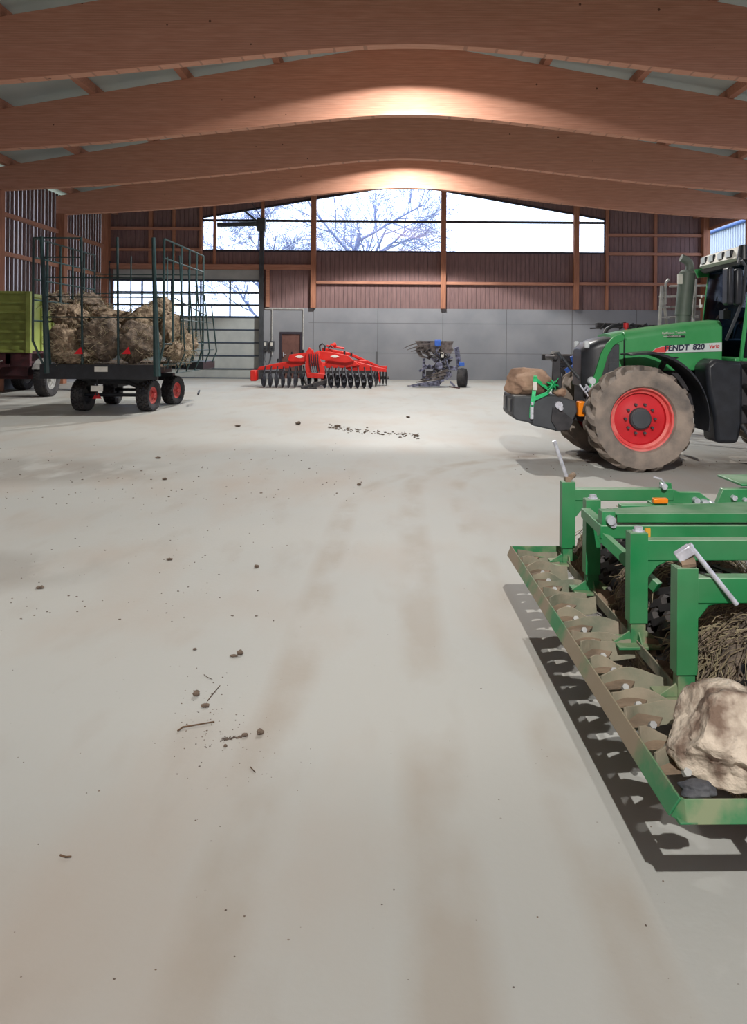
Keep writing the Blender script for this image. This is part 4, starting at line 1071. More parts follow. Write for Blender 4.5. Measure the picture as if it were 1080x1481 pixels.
mb = MB(); mb.box(xl-0.02, xl+0.02, Ty, yE, zb_, zt2-0.05); mb.build('side_wall', M['lime'], gt)
mb = MB(); mb.box(xl, xr, yE-0.05, yE, zb_, zt2); mb.build('front_wall', M['lime'], gt)
for x in (xl+0.03, xr+0.02):
    mb = MB(); mb.box(x-0.07, x+0.06, Ty-0.06, Ty+0.08, zb_-0.05, zt2+0.03); mb.build('corner_post', M['lime'], gt, bev=0.01)
mb = MB(); mb.box(xl, xr, Ty, yE, zb_-0.07, zb_); mb.build('floor_panel', M['oxide'], gt)
mb = MB(); mb.box(xl+0.1, xr+0.05, Ty, Ty+0.12, zb_-0.42, zb_-0.05)
for x in (-11.8, -10.7): mb.box(x-0.08, x+0.08, Ty, yE, zb_-0.4, zb_-0.07)
for y in (21.7, 24.6): mb.box(-12.0, -10.1, y-0.08, y+0.08, 0.5, 0.65); mb.box(-11.9, -10.4, y-0.3, y+0.3, 0.6, zb_-0.3)
mb.build('chassis', M['oxide'], gt, bev=0.01)
mb = MB(); mb.bar((-12.3, Ty-0.1, 0.80), (-10.6, Ty-0.1, 0.92), 0.05, 0.08); mb.revolve([(0.10, -0.02), (0.13, 0), (0.10, 0.02)], (-10.95, Ty-0.1, 0.9), 'Y', 16, closed=True)
mb.build('drawbar_bracket', M['oxide'], gt)
mb = MB(); mb.tube([(-12.2, Ty-0.12, 0.95), (-11.6, Ty-0.14, 0.75), (-11.1, Ty-0.12, 0.9), (-10.8, Ty-0.12, 1.05)], 0.02, 6); mb.build('brake_line', M['white_metal'], gt)
for (x, y, sd) in ((-10.02, 21.75, 1), (-12.1, 21.75, -1), (-10.02, 24.6, 1), (-12.1, 24.6, -1)):
    mb = MB(); lug_tyre(mb, (x, y, 0.51), 0.515, 0.36, 0.30, 20, 0.012, 'X', block=True); wl_ = mb.build('wheel', M['tyredark'], gt)
    mb = MB(); rim_mesh(mb, (x, y, 0.51), 0.30, 0.36, 'X', sd, m0=0, m1=0); mb.revolve([(0.08, sd*0.06), (0.08, sd*0.15), (0.01, sd*0.155)], (x, y, 0.51), 'X', 16, 0)
    mb.build('rim', [M['white_metal']], wl_)
mb = MB(); rings = []
for k in range(9):
    a = math.radians(30+k*15); rings.append([(-10.22, 21.75+math.cos(a)*r, 0.51+math.sin(a)*r) if j in (0, 3) else (-9.82, 21.75+math.cos(a)*r, 0.51+math.sin(a)*r) for j, r in enumerate((0.56, 0.56, 0.58, 0.58))])
mb.loft(rings); mb.build('mudguard', M['white_metal'], gt)
# =================================================================== red disc implement
RY = 26.6
rd = thing('disc_harrow', (P(462, 540, RY).x, RY+0.8, 0), 'wide bright red disc harrow with rows of dark discs by the back wall', 'disc harrow')
def pl(pts, Y): return [(P(a, b, Y).x, P(a, b, Y).z) for a, b in pts]
mb = MB()
mb.prism(pl([(372, 535), (374, 531), (396, 526), (418, 522.5), (440, 520), (441, 527), (418, 532), (396, 534.5)], RY+0.5), RY+0.45, RY+0.62)
mb.build('left_wing_beam', M['red'], rd, bev=0.015)
mb = MB(); mb.prism(pl([(505, 520), (520, 524), (543, 530), (558, 533), (559, 538), (540, 537), (505, 536), (488, 527)], RY+0.6), RY+0.55, RY+0.72); mb.build('right_wing_beam', M['red'], rd, bev=0.015)
mb = MB(); mb.prism(pl([(416, 521), (419, 513), (446, 509), (452, 505), (455, 514), (452, 523), (420, 523)], RY+0.35), RY+0.3, RY+0.5); mb.box(P(417, 520, RY).x, P(450, 520, RY).x, RY+0.4, RY+1.2, 0.95, 1.05); mb.build('left_inner_frame', M['red'], rd, bev=0.015)
mb = MB(); mb.prism(pl([(458, 507), (478, 509), (503, 514), (512, 522), (500, 525), (470, 521), (458, 518)], RY+0.35), RY+0.3, RY+0.5); mb.prism(pl([(474, 520), (512, 522), (520, 528), (500, 532), (470, 532)], RY+0.5), RY+0.45, RY+0.55); mb.build('right_inner_frame', M['red'], rd, bev=0.015)
for (px, py) in ((433, 516), (484, 515.5)):
    p = P(px, py, RY+0.28); mb = MB()
    mb.prism([(p.x-0.16, p.z), (p.x-0.05, p.z+0.05), (p.x+0.05, p.z+0.05), (p.x+0.16, p.z-0.01), (p.x+0.04, p.z-0.045), (p.x-0.06, p.z-0.04)], RY+0.28, RY+0.30); mb.build('maker_emblem', M['cream'], rd)
mb = MB()
mb.prism(pl([(443, 508), (447, 502), (450, 505), (450, 540), (443, 545), (441, 530)], RY), RY, RY+0.07)
mb.prism(pl([(455, 509), (461, 508), (463, 520), (469, 532), (470, 545), (463, 545), (458, 533), (454, 522)], RY), RY, RY+0.07)
mb.prism(pl([(443, 538), (470, 541), (468, 548), (444, 546)], RY-0.05), RY-0.08, RY)
mb.box(P(443, 520, RY).x, P(470, 520, RY).x, RY+0.05, RY+1.3, 0.75, 0.88)
mb.build('headstock', M['red'], rd, bev=0.015)
mb = MB(); mb.bar(P(466, 505, RY+0.9), P(505, 512, RY+0.9), 0.2, 0.12); mb.bar(P(472, 500, RY+0.9), P(498, 504, RY+0.9), 0.15, 0.07); mb.cyl(P(478, 501, RY+0.85), P(486, 498, RY+0.85), 0.08, 12); mb.bar(P(505, 512, RY+0.9), P(548, 531, RY+1.4), 0.15, 0.1)
mb.box(P(470, 520, RY+1).x, P(530, 520, RY+1).x, RY+1.0, RY+1.2, 0.8, 0.95)
mb.build('rear_frame', M['red'], rd, bev=0.02)
mb = MB(); mb.tube([P(463, 508, RY+0.6), P(462, 500, RY+0.6), P(466, 497, RY+0.6), P(470, 500, RY+0.6), P(469, 508, RY+0.6)], 0.03, 8)
mb.tube([P(474, 504, RY+0.6), P(478, 500, RY+0.6), P(482, 503, RY+0.6)], 0.025, 8)
for k in range(5): mb.tube([P(447+k*3, 512, RY-0.02), P(448+k*3, 525, RY-0.1), P(450+k*3, 538, RY-0.04)], 0.018, 6)
mb.build('hydraulic_hose', M['black'], rd)
for (px, py) in ((402, 522), (422, 512), (438, 509), (498, 511), (508, 513)):
    p = P(px, py, RY+0.5); mb = MB(); mb.cyl((p.x, RY+0.5, p.z-0.05), (p.x, RY+0.5, p.z+0.08), 0.035, 8); mb.build('bolt_cap', M['black'], rd)
mb = MB(); mb.box(P(362, 540, RY+0.4).x, P(371, 540, RY+0.4).x, RY+0.35, RY+0.75, P(366, 552, RY).z, P(366, 536, RY).z)
mb.build('side_plate', M['red'], rd, bev=0.04)
mb = MB(); mb.box(P(549, 540, RY+1.6).x, P(559.5, 540, RY+1.6).x, RY+1.4, RY+1.7, P(549, 534, RY+1.6).z, P(549, 529, RY+1.6).z); mb.build('right_side_plate', M['red'], rd, bev=0.02)
mb = MB(); mb.bar(P(547, 538, RY+1.0), P(549, 552, RY+1.0), 0.06, 0.18); mb.build('depth_bracket', M['red'], rd, bev=0.02)
discx = [383+8.9*k for k in range(6)] + [470+9.4*k for k in range(8)]
def disc_arm(x, y, xs, arm=True, r=0.235):
    mb = MB(); zc = r
    mb.revolve([(0.02, 0.05), (r*0.6, 0.035), (r, 0.0), (r*0.6, 0.045), (0.02, 0.06)], (0, 0, 0), 'X', 20)
    R_ = Matrix.Translation((x, y, zc)) @ Matrix.Rotation(xs*(0.12 if xs < 0 else 0.42), 4, 'Z')
    mb.v = [R_ @ v for v in mb.v]
    d = mb.build('disc', M['disc'], rd, recalc=False)
    mb = MB(); mb.tube([(x, y, zc), (x+0.06*xs, y+0.05, zc+0.16), (x+0.02*xs, y+0.22, zc+0.38), (x, y+0.25, zc+0.5)], [0.03, 0.03, 0.028, 0.03], 6)
    mb.cyl((x-0.05, y, zc), (x+0.05, y, zc), 0.05, 10)
    mb.build('spring_arm', M['disc'], d)
for i, px in enumerate(discx): disc_arm(P(px, 550, RY).x, RY-0.15, -1 if i < 6 else 1)
for i, px in enumerate([380+9.6*k for k in range(18)]): disc_arm(P(px, 550, RY+1).x, RY+0.95, 1 if i < 9 else -1)
mb = MB(); mb.bar(P(376, 538, RY+0.1), P(443, 538, RY+0.1), 0.1, 0.1); mb.bar(P(466, 538, RY+0.1), P(540, 538, RY+0.1), 0.1, 0.1); mb.build('disc_beam', M['blackdirty'], rd)
for k in range(4):
    x = P(545+k*4.5, 545, RY+1.6).x; mb = MB(); mb.revolve([(0.20, -0.03), (0.30, 0), (0.20, 0.03)], (x, RY+1.6, 0.30), 'X', 20, closed=True); mb.cyl((x-0.1, RY+1.6, 0.3), (x+0.1, RY+1.6, 0.3), 0.05, 8); mb.build('packer_ring', M['blackdirty'], rd)
mb = MB(); mb.bar(P(430, 566, RY-0.6), P(458, 561, RY-0.6), 0.12, 0.08); mb.bar(P(436, 562, RY-0.55), P(470, 552, RY-0.2), 0.12, 0.14); mb.bar(P(440, 548, RY-0.3), P(446, 562, RY-0.5), 0.08, 0.08); mb.cyl((P(453, 565, RY-0.55).x, RY-0.55, 0.0), (P(453, 565, RY-0.55).x, RY-0.55, 0.25), 0.03, 8)
mb.build('drawbar', M['blackdirty'], rd, bev=0.01)

# =================================================================== reversible plough
PY = 27.6
pg = thing('reversible_plough', (P(640, 560, PY).x, PY, 0), 'blue and steel reversible plough with fanned mouldboards against the concrete wall', 'plough')
rnd = random.Random(3)
# upper fan of slatted mouldboards: each slat a curved strip
for k in range(5):
    mb = MB(); a0 = (607-0*k, 494+k*4.2); a1 = (583+k*5.5, 504+k*2.2+ (k > 3)*2)
    g = []
    for t in range(7):
        u = t/6; px = 622*(1-u)+a1[0]*u; py = (495+k*6)*(1-u)+a1[1]*u - 5*math.sin(u*PI)*(1-k/5)*0.6
        w_ = 3.4*(1-u)+0.8*u
        y_ = PY-0.1-0.35*math.sin(u*PI*0.6)
        g.append([P(px, py-w_/2, y_), P(px, py-w_/2, y_+0.03), P(px, py+w_/2, y_+0.05), P(px, py+w_/2, y_+0.02)])
    mb.loft(g); mb.build('mouldboard_slat', M['mould'], pg)
mb = MB()
mb.prism(pl([(600, 493), (656, 493.5), (653, 502), (656, 506), (650, 514), (628, 508), (612, 512), (604, 500)], PY+0.1), PY+0.08, PY+0.14)
mb.build('upper_mouldboard', M['mould'], pg)
for k in range(4):
    mb = MB(); bx = 605+k*11; g = []
    for t in range(6):
        u = t/5; px = bx+8*u-4*math.sin(u*PI); py = 500+18*u
        g.append([P(px-3, py, PY-0.25+0.1*u), P(px+3, py, PY-0.3), P(px+3, py, PY-0.27), P(px-3, py, PY-0.22+0.1*u)])
    mb.loft(g); mb.build('share', M['mould'], pg)
mb = MB()
mb.bar(P(612, 552, PY), P(646, 522, PY), 0.12, 0.14); mb.bar(P(612, 530, PY+0.1), P(662, 533, PY+0.1), 0.14, 0.14)
mb.bar(P(632, 500, PY-0.1), P(634, 556, PY-0.1), 0.16, 0.16); mb.bar(P(613, 518, PY), P(612, 548, PY), 0.1, 0.1)
mb.cyl(P(635, 529, PY-0.35), P(635, 529, PY+0.1), 0.14, 16); mb.bar(P(622, 515, PY-0.1), P(652, 545, PY-0.1), 0.09, 0.1); mb.bar(P(650, 512, PY-0.1), P(620, 550, PY-0.05), 0.09, 0.1)
mb.bar(P(660, 502, PY-0.1), P(664, 530, PY), 0.10, 0.16); mb.bar(P(606, 537, PY-0.2), P(622, 528, PY-0.1), 0.06, 0.08)
for k in range(12):
    a = P(rnd.uniform(618, 656), rnd.uniform(512, 552), PY-rnd.uniform(0, 0.3)); b = a+Vector((rnd.uniform(-0.3, 0.3), rnd.uniform(-0.1, 0.1), rnd.uniform(-0.25, 0.25))); mb.bar(a, b, 0.05, 0.07)
mb.build('frame', M['lilac'], pg, bev=0.01)
mb = MB()
for k in range(10):
    a = P(rnd.uniform(618, 654), rnd.uniform(505, 545), PY-0.3); mb.tube([a, a+Vector((rnd.uniform(-.2,.2), -0.05, rnd.uniform(-.2, .1))), a+Vector((rnd.uniform(-.3,.3), 0.05, rnd.uniform(-.35, .2)))], 0.03, 6)
mb.bar(P(616, 540, PY), P(652, 541, PY), 0.2, 0.2); mb.bar(P(630, 512, PY), P(650, 525, PY), 0.2, 0.2)
mb.build('hydraulic_hose', M['blackdirty'], pg)
mb = MB(); mb.bar(P(628.5, 494, PY-0.2), P(637, 494, PY-0.2), 0.06, 0.12); mb.box(P(628, 500, PY).x, P(637, 500, PY).x, PY-0.25, PY-0.15, P(628, 501, PY).z, P(628, 492.5, PY).z); mb.box(P(663, 500, PY).x, P(671, 500, PY).x, PY-0.2, PY-0.1, P(663, 529, PY).z, P(663, 524, PY).z); mb.build('blue_cover', M['blue'], pg, bev=0.01)
mb = MB(); mb.box(P(637, 500, PY).x, P(641, 500, PY).x, PY-0.28, PY-0.25, P(637, 517, PY).z, P(637, 509, PY).z); mb.build('number_sticker', M['white'], pg)
# lower bodies lying near the floor
for k in range(5):
    mb = MB(); g = []
    for t in range(7):
        u = t/6; px = 648-k*3-u*(34+k*3.5); py = 535+k*5.6+u*(10-k*1.6); w_ = 4*(1-u)+1.2*u; y_ = PY-0.35-0.3*math.sin(u*PI*0.7)
        py = min(py, 493.5+HC*FPX/y_-2-w_/2)
        g.append([P(px, py-w_/2, y_), P(px, py-w_/2, y_+0.03), P(px, py+w_/2, y_+0.06), P(px, py+w_/2, y_+0.02)])
    mb.loft(g); mb.build('lower_mouldboard', M['mould'] if k < 3 else M['lilac'], pg)
for (a, b, ma) in (((603, 556), (642, 550), 'lilac'), ((596, 558), (632, 554), 'lilac'), ((612, 548), (618, 556), 'white_metal')):
    mb = MB(); mb.bar(P(a[0], a[1], PY-0.45), P(b[0], b[1], PY-0.4), 0.12, 0.07); mb.build('share', M[ma], pg)
mb = MB(); XF[0] = Matrix.Translation((P(668, 545, PY).x, PY-0.1, 0)) @ Matrix.Rotation(-0.25, 4, 'Z')
lug_tyre(mb, (0, 0, 0.345), 0.35, 0.3, 0.2, 20, 0.012, 'X', block=True); wl_ = mb.build('depth_wheel', M['tyredark'], pg)
mb = MB(); rim_mesh(mb, (0, 0, 0.345), 0.2, 0.3, 'X', -1, m0=0, m1=0); mb.build('rim', M['blackdirty'], wl_); XF[0] = Matrix.Identity(4)
mb = MB(); a = F(650, 560); mb.bar(a+Vector((0, 0, 0.02)), F(664, 562)+Vector((0, 0, 0.02)), 0.05, 0.04)
tag(mb.build('broken_tine', M['oxide']), 'short rusty red iron piece on the floor in front of the plough', 'scrap iron')

# =================================================================== green levelling harrow in the foreground
HX = Matrix.Translation((0.745, 3.42, 0)) @ Matrix.Rotation(math.radians(1.75), 4, 'Z')
XF[0] = HX
hr = thing('levelling_harrow', (1.4, 3.4, 0), 'large green levelling harrow and roller parked in the right foreground', 'harrow')
ZL, ZH = 0.325, 0.385          # clod board frame, lower and upper edge
V0, V1 = -1.33, 1.30
def flat_l(p, q, w_=0.06, t=0.008, name='frame_bar', m='mgreen_worn'):
    mb = MB(); p, q = Vector(p), Vector(q); d = (q-p).normalized(); n = d.cross(Vector((0,0,1)))
    mb.bar(p, q, t, w_); mb.bar(p+Vector((0,0,-w_/2+t/2))+n*w_*0.4, q+Vector((0,0,-w_/2+t/2))+n*w_*0.4, w_*0.8, t)
    return mb.build(name, M[m], hr, bev=0.002)
zc = (ZL+ZH)/2
# left bar: leaning flange so its face is seen from above
mb = MB()
def strip(mb, pts0, pts1, t=0.006):
    a = [Vector(p) for p in pts0]; b = [Vector(p) for p in pts1]; n = len(a); vs = []; fs = []
    for i in range(n):
        e = (b[i]-a[i]).normalized(); d = (a[min(i+1, n-1)]-a[max(i-1, 0)]).normalized(); nn = e.cross(d).normalized()*t
        vs += [a[i], b[i], b[i]+nn, a[i]+nn]
    for i in range(n-1):
        for k in range(4): fs.append((i*4+k, (i+1)*4+k, (i+1)*4+(k+1) % 4, i*4+(k+1) % 4))
    fs += [(0,1,2,3), tuple((n-1)*4+k for k in (3,2,1,0))]
    mb.add(vs, fs)
strip(mb, [(-0.012, V0+0.04, ZL), (-0.012, V1, ZL)], [(0.012, V0+0.02, ZH), (0.012, V1, ZH)], 0.007)
strip(mb, [(0.0, V0, ZL), (0.0, V1, ZL)], [(0.05, V0, ZL), (0.05, V1, ZL)], 0.006)
mb.build('side_bar', M['barworn'], hr, bev=0.002)
mb = MB(); strip(mb, [(-0.012, V0+0.04, ZL), (0.02, V0, ZL), (1.25, V0-0.01, ZL)], [(0.012, V0+0.03, ZH), (0.02, V0+0.02, ZH), (1.25, V0+0.01, ZH)], 0.007); strip(mb, [(0.0, V0+0.01, ZL), (1.25, V0+0.0, ZL)], [(0.0, V0+0.06, ZL), (1.25, V0+0.05, ZL)], 0.006)
mb.build('end_bar', M['mgreen_worn'], hr, bev=0.002)
flat_l((0.0, V1, zc), (0.56, V1, zc), name='end_bar')
flat_l((0.53, V0, zc), (0.55, V1, zc), name='inner_bar', m='dustybrown')
flat_l((0.30, V0+0.05, ZL+0.01), (0.30, V1, ZL+0.01), w_=0.05, name='middle_bar', m='dusty')
# spring tine leaves
NT = 17
for i in range(NT):
    v = -1.06+i*0.142
    mb = MB(); pts0 = []; pts1 = []
    sl = 0.035 if i % 2 else -0.02
    ul = (0.30, 0.17, 0.25, 0.21)[i % 4]; sl = (0.03, -0.03, 0.075, 0.0)[i % 4]
    for k in range(8):
        u = 0.035+ul*k/7
        wv = 0.022*math.sin(k/7*PI*1.4) + sl*k/7
        zt3 = ZH-0.01-0.022*k/7 + 0.012*math.sin(k*0.9+i*1.3)
        wv *= 1.5; pts0.append((u, v+wv-0.022, zt3-0.075)); pts1.append((u, v+wv+0.004, zt3))
    strip(mb, pts0, pts1, 0.010)
    lf = mb.build('spring_leaf', M['dusty'], hr, bev=0.001)
    mb = MB(); pts0 = []; pts1 = []
    for k in range(6):
        u = 0.30+0.25*k/5; wv = sl-0.05*math.sin(k/5*PI)+0.02
        pts0.append((u, v+wv-0.02, ZL-0.02)); pts1.append((u, v+wv+0.01, ZL+0.045))
    strip(mb, pts0, pts1, 0.006); mb.build('rear_leaf', M['dustybrown'], lf)
    mb = MB(); mb.prism([(0.03, v-0.04), (0.14, v-0.03), (0.17, v+0.02), (0.10, v+0.05), (0.03, v+0.045)], ZL+0.005, ZL+0.012, plane='XY'); mb.build('clamp_plate', M['dustybrown'], lf)
    for uu, vv in ((0.11, -0.035), ):
        mb = MB(); mb.cyl((uu, v+vv, ZH-0.05), (uu, v+vv-0.022, ZH-0.035), 0.013, 6); mb.build('bolt', M['white_metal'], lf)
# posts
UP0, UP1 = 0.264, 0.342
PV = [-0.615, -0.105, 0.585, 1.09]       # near to far
ZT = 0.825
posts = []
for j, v in enumerate(PV):
    h = 0.032
    mb = MB(); mb.box(UP0, UP1, v-h, v+h, 0.435, ZT); mb.box(UP0+0.004, UP1-0.004, v-h+0.004, v+h-0.004, ZT, ZT+0.002)
    p_ = mb.build('post', M['mgreen'], hr, bev=0.004); posts.append(p_)
    mb = MB(); mb.box(UP0+0.008, UP1-0.006, v-h+0.007, v+h-0.007, ZL+0.02, 0.437)
    for s in (-1, 1):   # flared foot gussets
        mb.prism([((UP0+UP1)/2+s*0.035, 0.40), ((UP0+UP1)/2+s*0.11, ZL+0.025), ((UP0+UP1)/2+s*0.02, ZL+0.025)], v-0.02, v-0.012)
        mb.prism([(v+s*0.035, 0.40), (v+s*0.09, ZL+0.025), (v+s*0.02, ZL+0.025)], (UP0+UP1)/2-0.004, (UP0+UP1)/2+0.004, plane='YZ')
    mb.box(UP0-0.06, UP1+0.06, v-0.075, v+0.075, ZL+0.012, ZL+0.024)
    mb.build('post_foot', M['mgreen_worn'], p_, bev=0.002)
    if j in (1, 2):
        mb = MB(); mb.cyl((UP0+0.045, v, ZT), (UP0+0.045, v, ZT+0.022), 0.019, 6); mb.cyl((UP0+0.045, v, ZT), (UP0+0.045, v, ZT+0.006), 0.026, 14); mb.build('bolt', M['steel'], p_)
# arms with gussets
def arm(v, u1, zt_a, zb_a, gus, name='arm', hw=0.028):
    mb = MB(); mb.box(UP1-0.003, u1, v-hw, v+hw, zb_a, zt_a)
    mb.prism([(UP1-0.004, zb_a+0.01), (UP1+0.11, zb_a+0.01), (UP1+0.095, zb_a-0.002), (UP1+0.045, gus+0.055), (UP1+0.012, gus+0.012), (UP1-0.004, gus)], v-hw+0.006, v+hw-0.006)
    return mb.build(name, M['mgreen'], hr, bev=0.004)
arm(PV[0], 1.7, 0.79, 0.695, 0.63); arm(PV[1], 1.7, 0.795, 0.705, 0.625); arm(PV[3], 0.93, 0.785, 0.715, 0.61)
# bracket plate at the end of the far arm
mb = MB(); v = PV[3]
mb.prism([(0.86, 0.70), (0.86, 0.82), (0.92, 0.82), (0.925, 0.785), (0.97, 0.765), (1.09, 0.765), (1.18, 0.70), (1.18, 0.66), (0.9, 0.66)], v-0.02, v+0.02)
mb.build('end_bracket', M['mgreen'], hr, bev=0.004)
mb = MB()
mb.tube([(0.865, v-0.05, 0.82), (0.84, v-0.06, 0.85), (0.80, v-0.05, 0.86)], 0.006, 6); mb.build('linch_pin', M['steel'], hr)
for (u, z) in ((0.865, 0.805), (1.06, 0.72), (1.11, 0.71), (1.15, 0.70)):
    mb = MB(); mb.cyl((u, v-0.06, z), (u, v-0.02, z), 0.018, 10); mb.build('bracket_bolt', M['steel'], hr)
mb = MB(); mb.prism([(1.17, 0.64), (1.23, 0.785), (2.3, 0.785), (2.3, 0.64)], v-0.02, v+0.02); mb.box(1.34, 2.3, v-0.02, v+0.3, 0.80, 0.815); mb.build('rear_bracket', M['mgreen'], hr, bev=0.004)
for (u, z) in ((1.29, 0.735), (1.36, 0.72)):
    mb = MB(); mb.cyl((u, v-0.05, z), (u, v-0.02, z), 0.016, 8); mb.build('bracket_bolt', M['steel'], hr)
mb = MB(); mb.box(0.56, 1.3, v-0.20, v-0.14, 0.70, 0.725); mb.box(0.745, 0.83, v-0.19, v-0.10, 0.66, 0.735); mb.build('cross_strut', M['mgreen'], hr, bev=0.003)
mb = MB(); mb.box(0.745, 0.83, v-0.205, v-0.17, 0.735, 0.765); mb.build('orange_reflector', M['orange'], hr, bev=0.006)
# centre linkage: lower beam, upper tapered beam, pivot
vm = 0.20
mb = MB(); mb.box(0.225, 1.9, vm-0.03, vm+0.03, 0.722, 0.785); mb.bar((0.26, vm+0.0, 0.75), (0.262, PV[2]-0.03, 0.76), 0.05, 0.05); mb.build('lower_link_beam', M['mgreen'], hr, bev=0.004)
mb = MB(); mb.prism([(0.30, vm-0.03), (1.9, vm-0.03), (1.9, vm+0.42), (0.32, vm+0.09), (0.29, vm+0.03)], 0.832, 0.842, plane='XY'); mb.box(0.305, 1.9, vm-0.03, vm-0.02, 0.798, 0.838)
mb.build('upper_link_beam', M['mgreen'], hr, bev=0.003)
mb = MB(); mb.box(0.235, 0.30, vm-0.02, vm+0.045, 0.77, 0.85); mb.build('pivot_block', M['mgreen'], hr, bev=0.004)
mb = MB(); mb.cyl((0.272, vm-0.05, 0.812), (0.272, vm-0.02, 0.812), 0.021, 12); mb.cyl((0.285, vm-0.04, 0.79), (0.285, vm-0.02, 0.79), 0.016, 8); mb.build('pivot_bolt', M['steel'], hr)
mb = MB(); mb.bar((0.235, vm, 0.735), (0.42, PV[1]+0.06, 0.56), 0.035, 0.05); mb.bar((0.235, vm, 0.735), (0.55, vm-0.1, 0.40), 0.03, 0.04); mb.build('diagonal_brace', M['mgreen'], hr, bev=0.003)
mb = MB(); mb.box(0.41, 0.50, vm-0.1, vm+0.02, 0.64, 0.73); mb.build('gusset_block', M['mgreen'], hr, bev=0.004)
mb = MB(); mb.box(UP1+0.012, UP1+0.034, PV[1]+0.035, PV[1]+0.05, 0.79, 0.83); mb.build('yellow_reflector', M['yellow'], hr)
# crank rods
mb = MB(); q = (UP0+0.06, PV[3], ZT); mb.tube([(UP0+0.035, PV[3]-0.01, ZT+0.015), (UP0-0.05, PV[3]-0.03, ZT+0.245)], 0.011, 12); ck = mb.build('crank_handle', M['steel'], hr)
mb = MB(); mb.box(UP0+0.02, UP0+0.055, PV[3]-0.03, PV[3]+0.02, ZT, ZT+0.03); mb.cyl((UP0+0.05, PV[3]-0.03, ZT+0.03), (UP0+0.08, PV[3]+0.02, ZT+0.035), 0.018, 8); mb.build('crank_joint', M['dustybrown'], ck, bev=0.003)
v = PV[0]
mb = MB(); mb.tube([(UP0+0.052, v-0.015, 0.905), (UP0+0.212, v-0.05, 0.70)], 0.0095, 12); mb.cyl((UP0+0.049, v-0.015, 0.908), (UP0+0.056, v-0.016, 0.90), 0.012, 12); ck = mb.build('crank_handle', M['steel'], hr)
mb = MB(); mb.bar((UP0+0.01, v, 0.856), (UP0+0.06, v-0.01, 0.893), 0.038, 0.038); mb.build('crank_socket', M['steel'], ck, bev=0.004)
mb = MB(); mb.bar((UP0+0.03, v, ZT-0.01), (UP0+0.06, v, 0.89), 0.03, 0.03); mb.cyl((UP0+0.022, v-0.01, ZT+0.012), (UP0+0.07, v-0.02, ZT+0.02), 0.018, 8); mb.build('crank_spindle', M['dustybrown'], ck)
# roller: ribbed dark rings with straw wound around it
RU, RR_ = 0.685, 0.30
mb = MB(); mb.cyl((RU, -1.0, RR_+0.02), (RU+0.0, 1.2, RR_+0.02), 0.17, 24); rl = mb.build('roller', M['blackdirty'], hr)
for k in range(19):
    vv = -0.92+k*0.115; mb = MB(); mb.revolve([(0.17, -0.012), (RR_-0.02, -0.03), (RR_, -0.012), (RR_, 0.012), (RR_-0.02, 0.03), (0.17, 0.012)], (RU, vv, RR_+0.02), 'Y', 32, closed=True)
    for q in range(26):
        a = 2*PI*q/26+0.1*k; r_ = RR_; mb.bar((RU+math.cos(a)*r_, vv-0.05, RR_+0.02+math.sin(a)*r_), (RU+math.cos(a+0.2)*r_, vv+0.05, RR_+0.02+math.sin(a+0.2)*r_), 0.03, 0.03)
    mb.build('roller_ring', M['blackdirty'], rl)
XF[0] = Matrix.Identity(4)
# straw wound on the roller : clumps
def straw_wrap(v0, v1, r_, n, seed, label, du=0.0):
    rnd = random.Random(seed); mb = MB()
    XF[0] = Matrix.Identity(4)
    vs, fs = ICO[5]; c = Vector((RU+du, (v0+v1)/2, RR_+0.02)); h = (v1-v0)/2; out = []
    for v in vs:
        p = Vector((v.x*r_, v.y*h, v.z*r_)); rad = math.hypot(v.x, v.z)
        if rad > 1e-4:
            k = (min(1, rad*1.5)/rad) ; p.x *= k; p.z *= k
        nn = 1+0.07*noise.fractal(v*5+Vector((seed, 0, 0)), 1, 2, 4)
        out.append(HX @ (c+p*nn))
    mb.add(out, fs, 0)
    for k in range(n):
        a = rnd.uniform(0, 2*PI); vv = rnd.uniform(-1, 1)
        edge = rnd.random() < 0.35
        rad = r_*rnd.uniform(0.25, 1.0) if edge else r_*rnd.uniform(0.98, 1.05)
        y_ = (-1 if rnd.random() < 0.8 else 1)*h*rnd.uniform(0.9, 1.08)*math.sqrt(max(0.05, 1-(rad/r_*0.7)**2)) if edge else vv*h*0.85
        pts = []; L = rnd.uniform(0.12, 0.5); sk = rnd.gauss(0, 0.07)
        rr0 = rad
        for t in range(5):
            aa = a + L*t/4/max(0.35, rad/r_); pts.append(HX @ (c+Vector((math.cos(aa)*rr0, y_+sk*t/4, math.sin(aa)*rr0)))); rr0 += rnd.uniform(-0.012, 0.018)
        mb.tube(pts, rnd.uniform(0.001, 0.0028), 3, rnd.choice((0, 1)), cap=False)
    for k in range(n//8):
        a = rnd.uniform(-2.6, -0.5); y_ = rnd.uniform(-0.9, 0.9)*h; p = c+Vector((math.cos(a)*r_*0.95, y_, math.sin(a)*r_*0.95)); p.z = max(p.z, 0.06)
        q = p+Vector((rnd.gauss(0, 0.04), -rnd.random()*0.06, -rnd.uniform(0.01, 0.05))); mb.tube([HX @ p, HX @ ((p+q)/2+Vector((0.01, 0, 0.02))), HX @ q], 0.003, 3, 1, cap=False)
    o = mb.build('wound_straw', [M['straw2'], M['strand']], recalc=False)
    tag(o, label, 'straw'); o['kind'] = 'stuff'
    return o
straw_wrap(-0.80, -0.32, RR_+0.035, 3600, 1, 'thick straw wound round the near end of the harrow roller')
straw_wrap(0.02, 0.42, RR_+0.025, 1500, 2, 'straw wound round the middle of the roller behind the second post')
straw_wrap(0.95, 1.2, RR_+0.02, 300, 3, 'straw clump on the far end of the harrow roller')

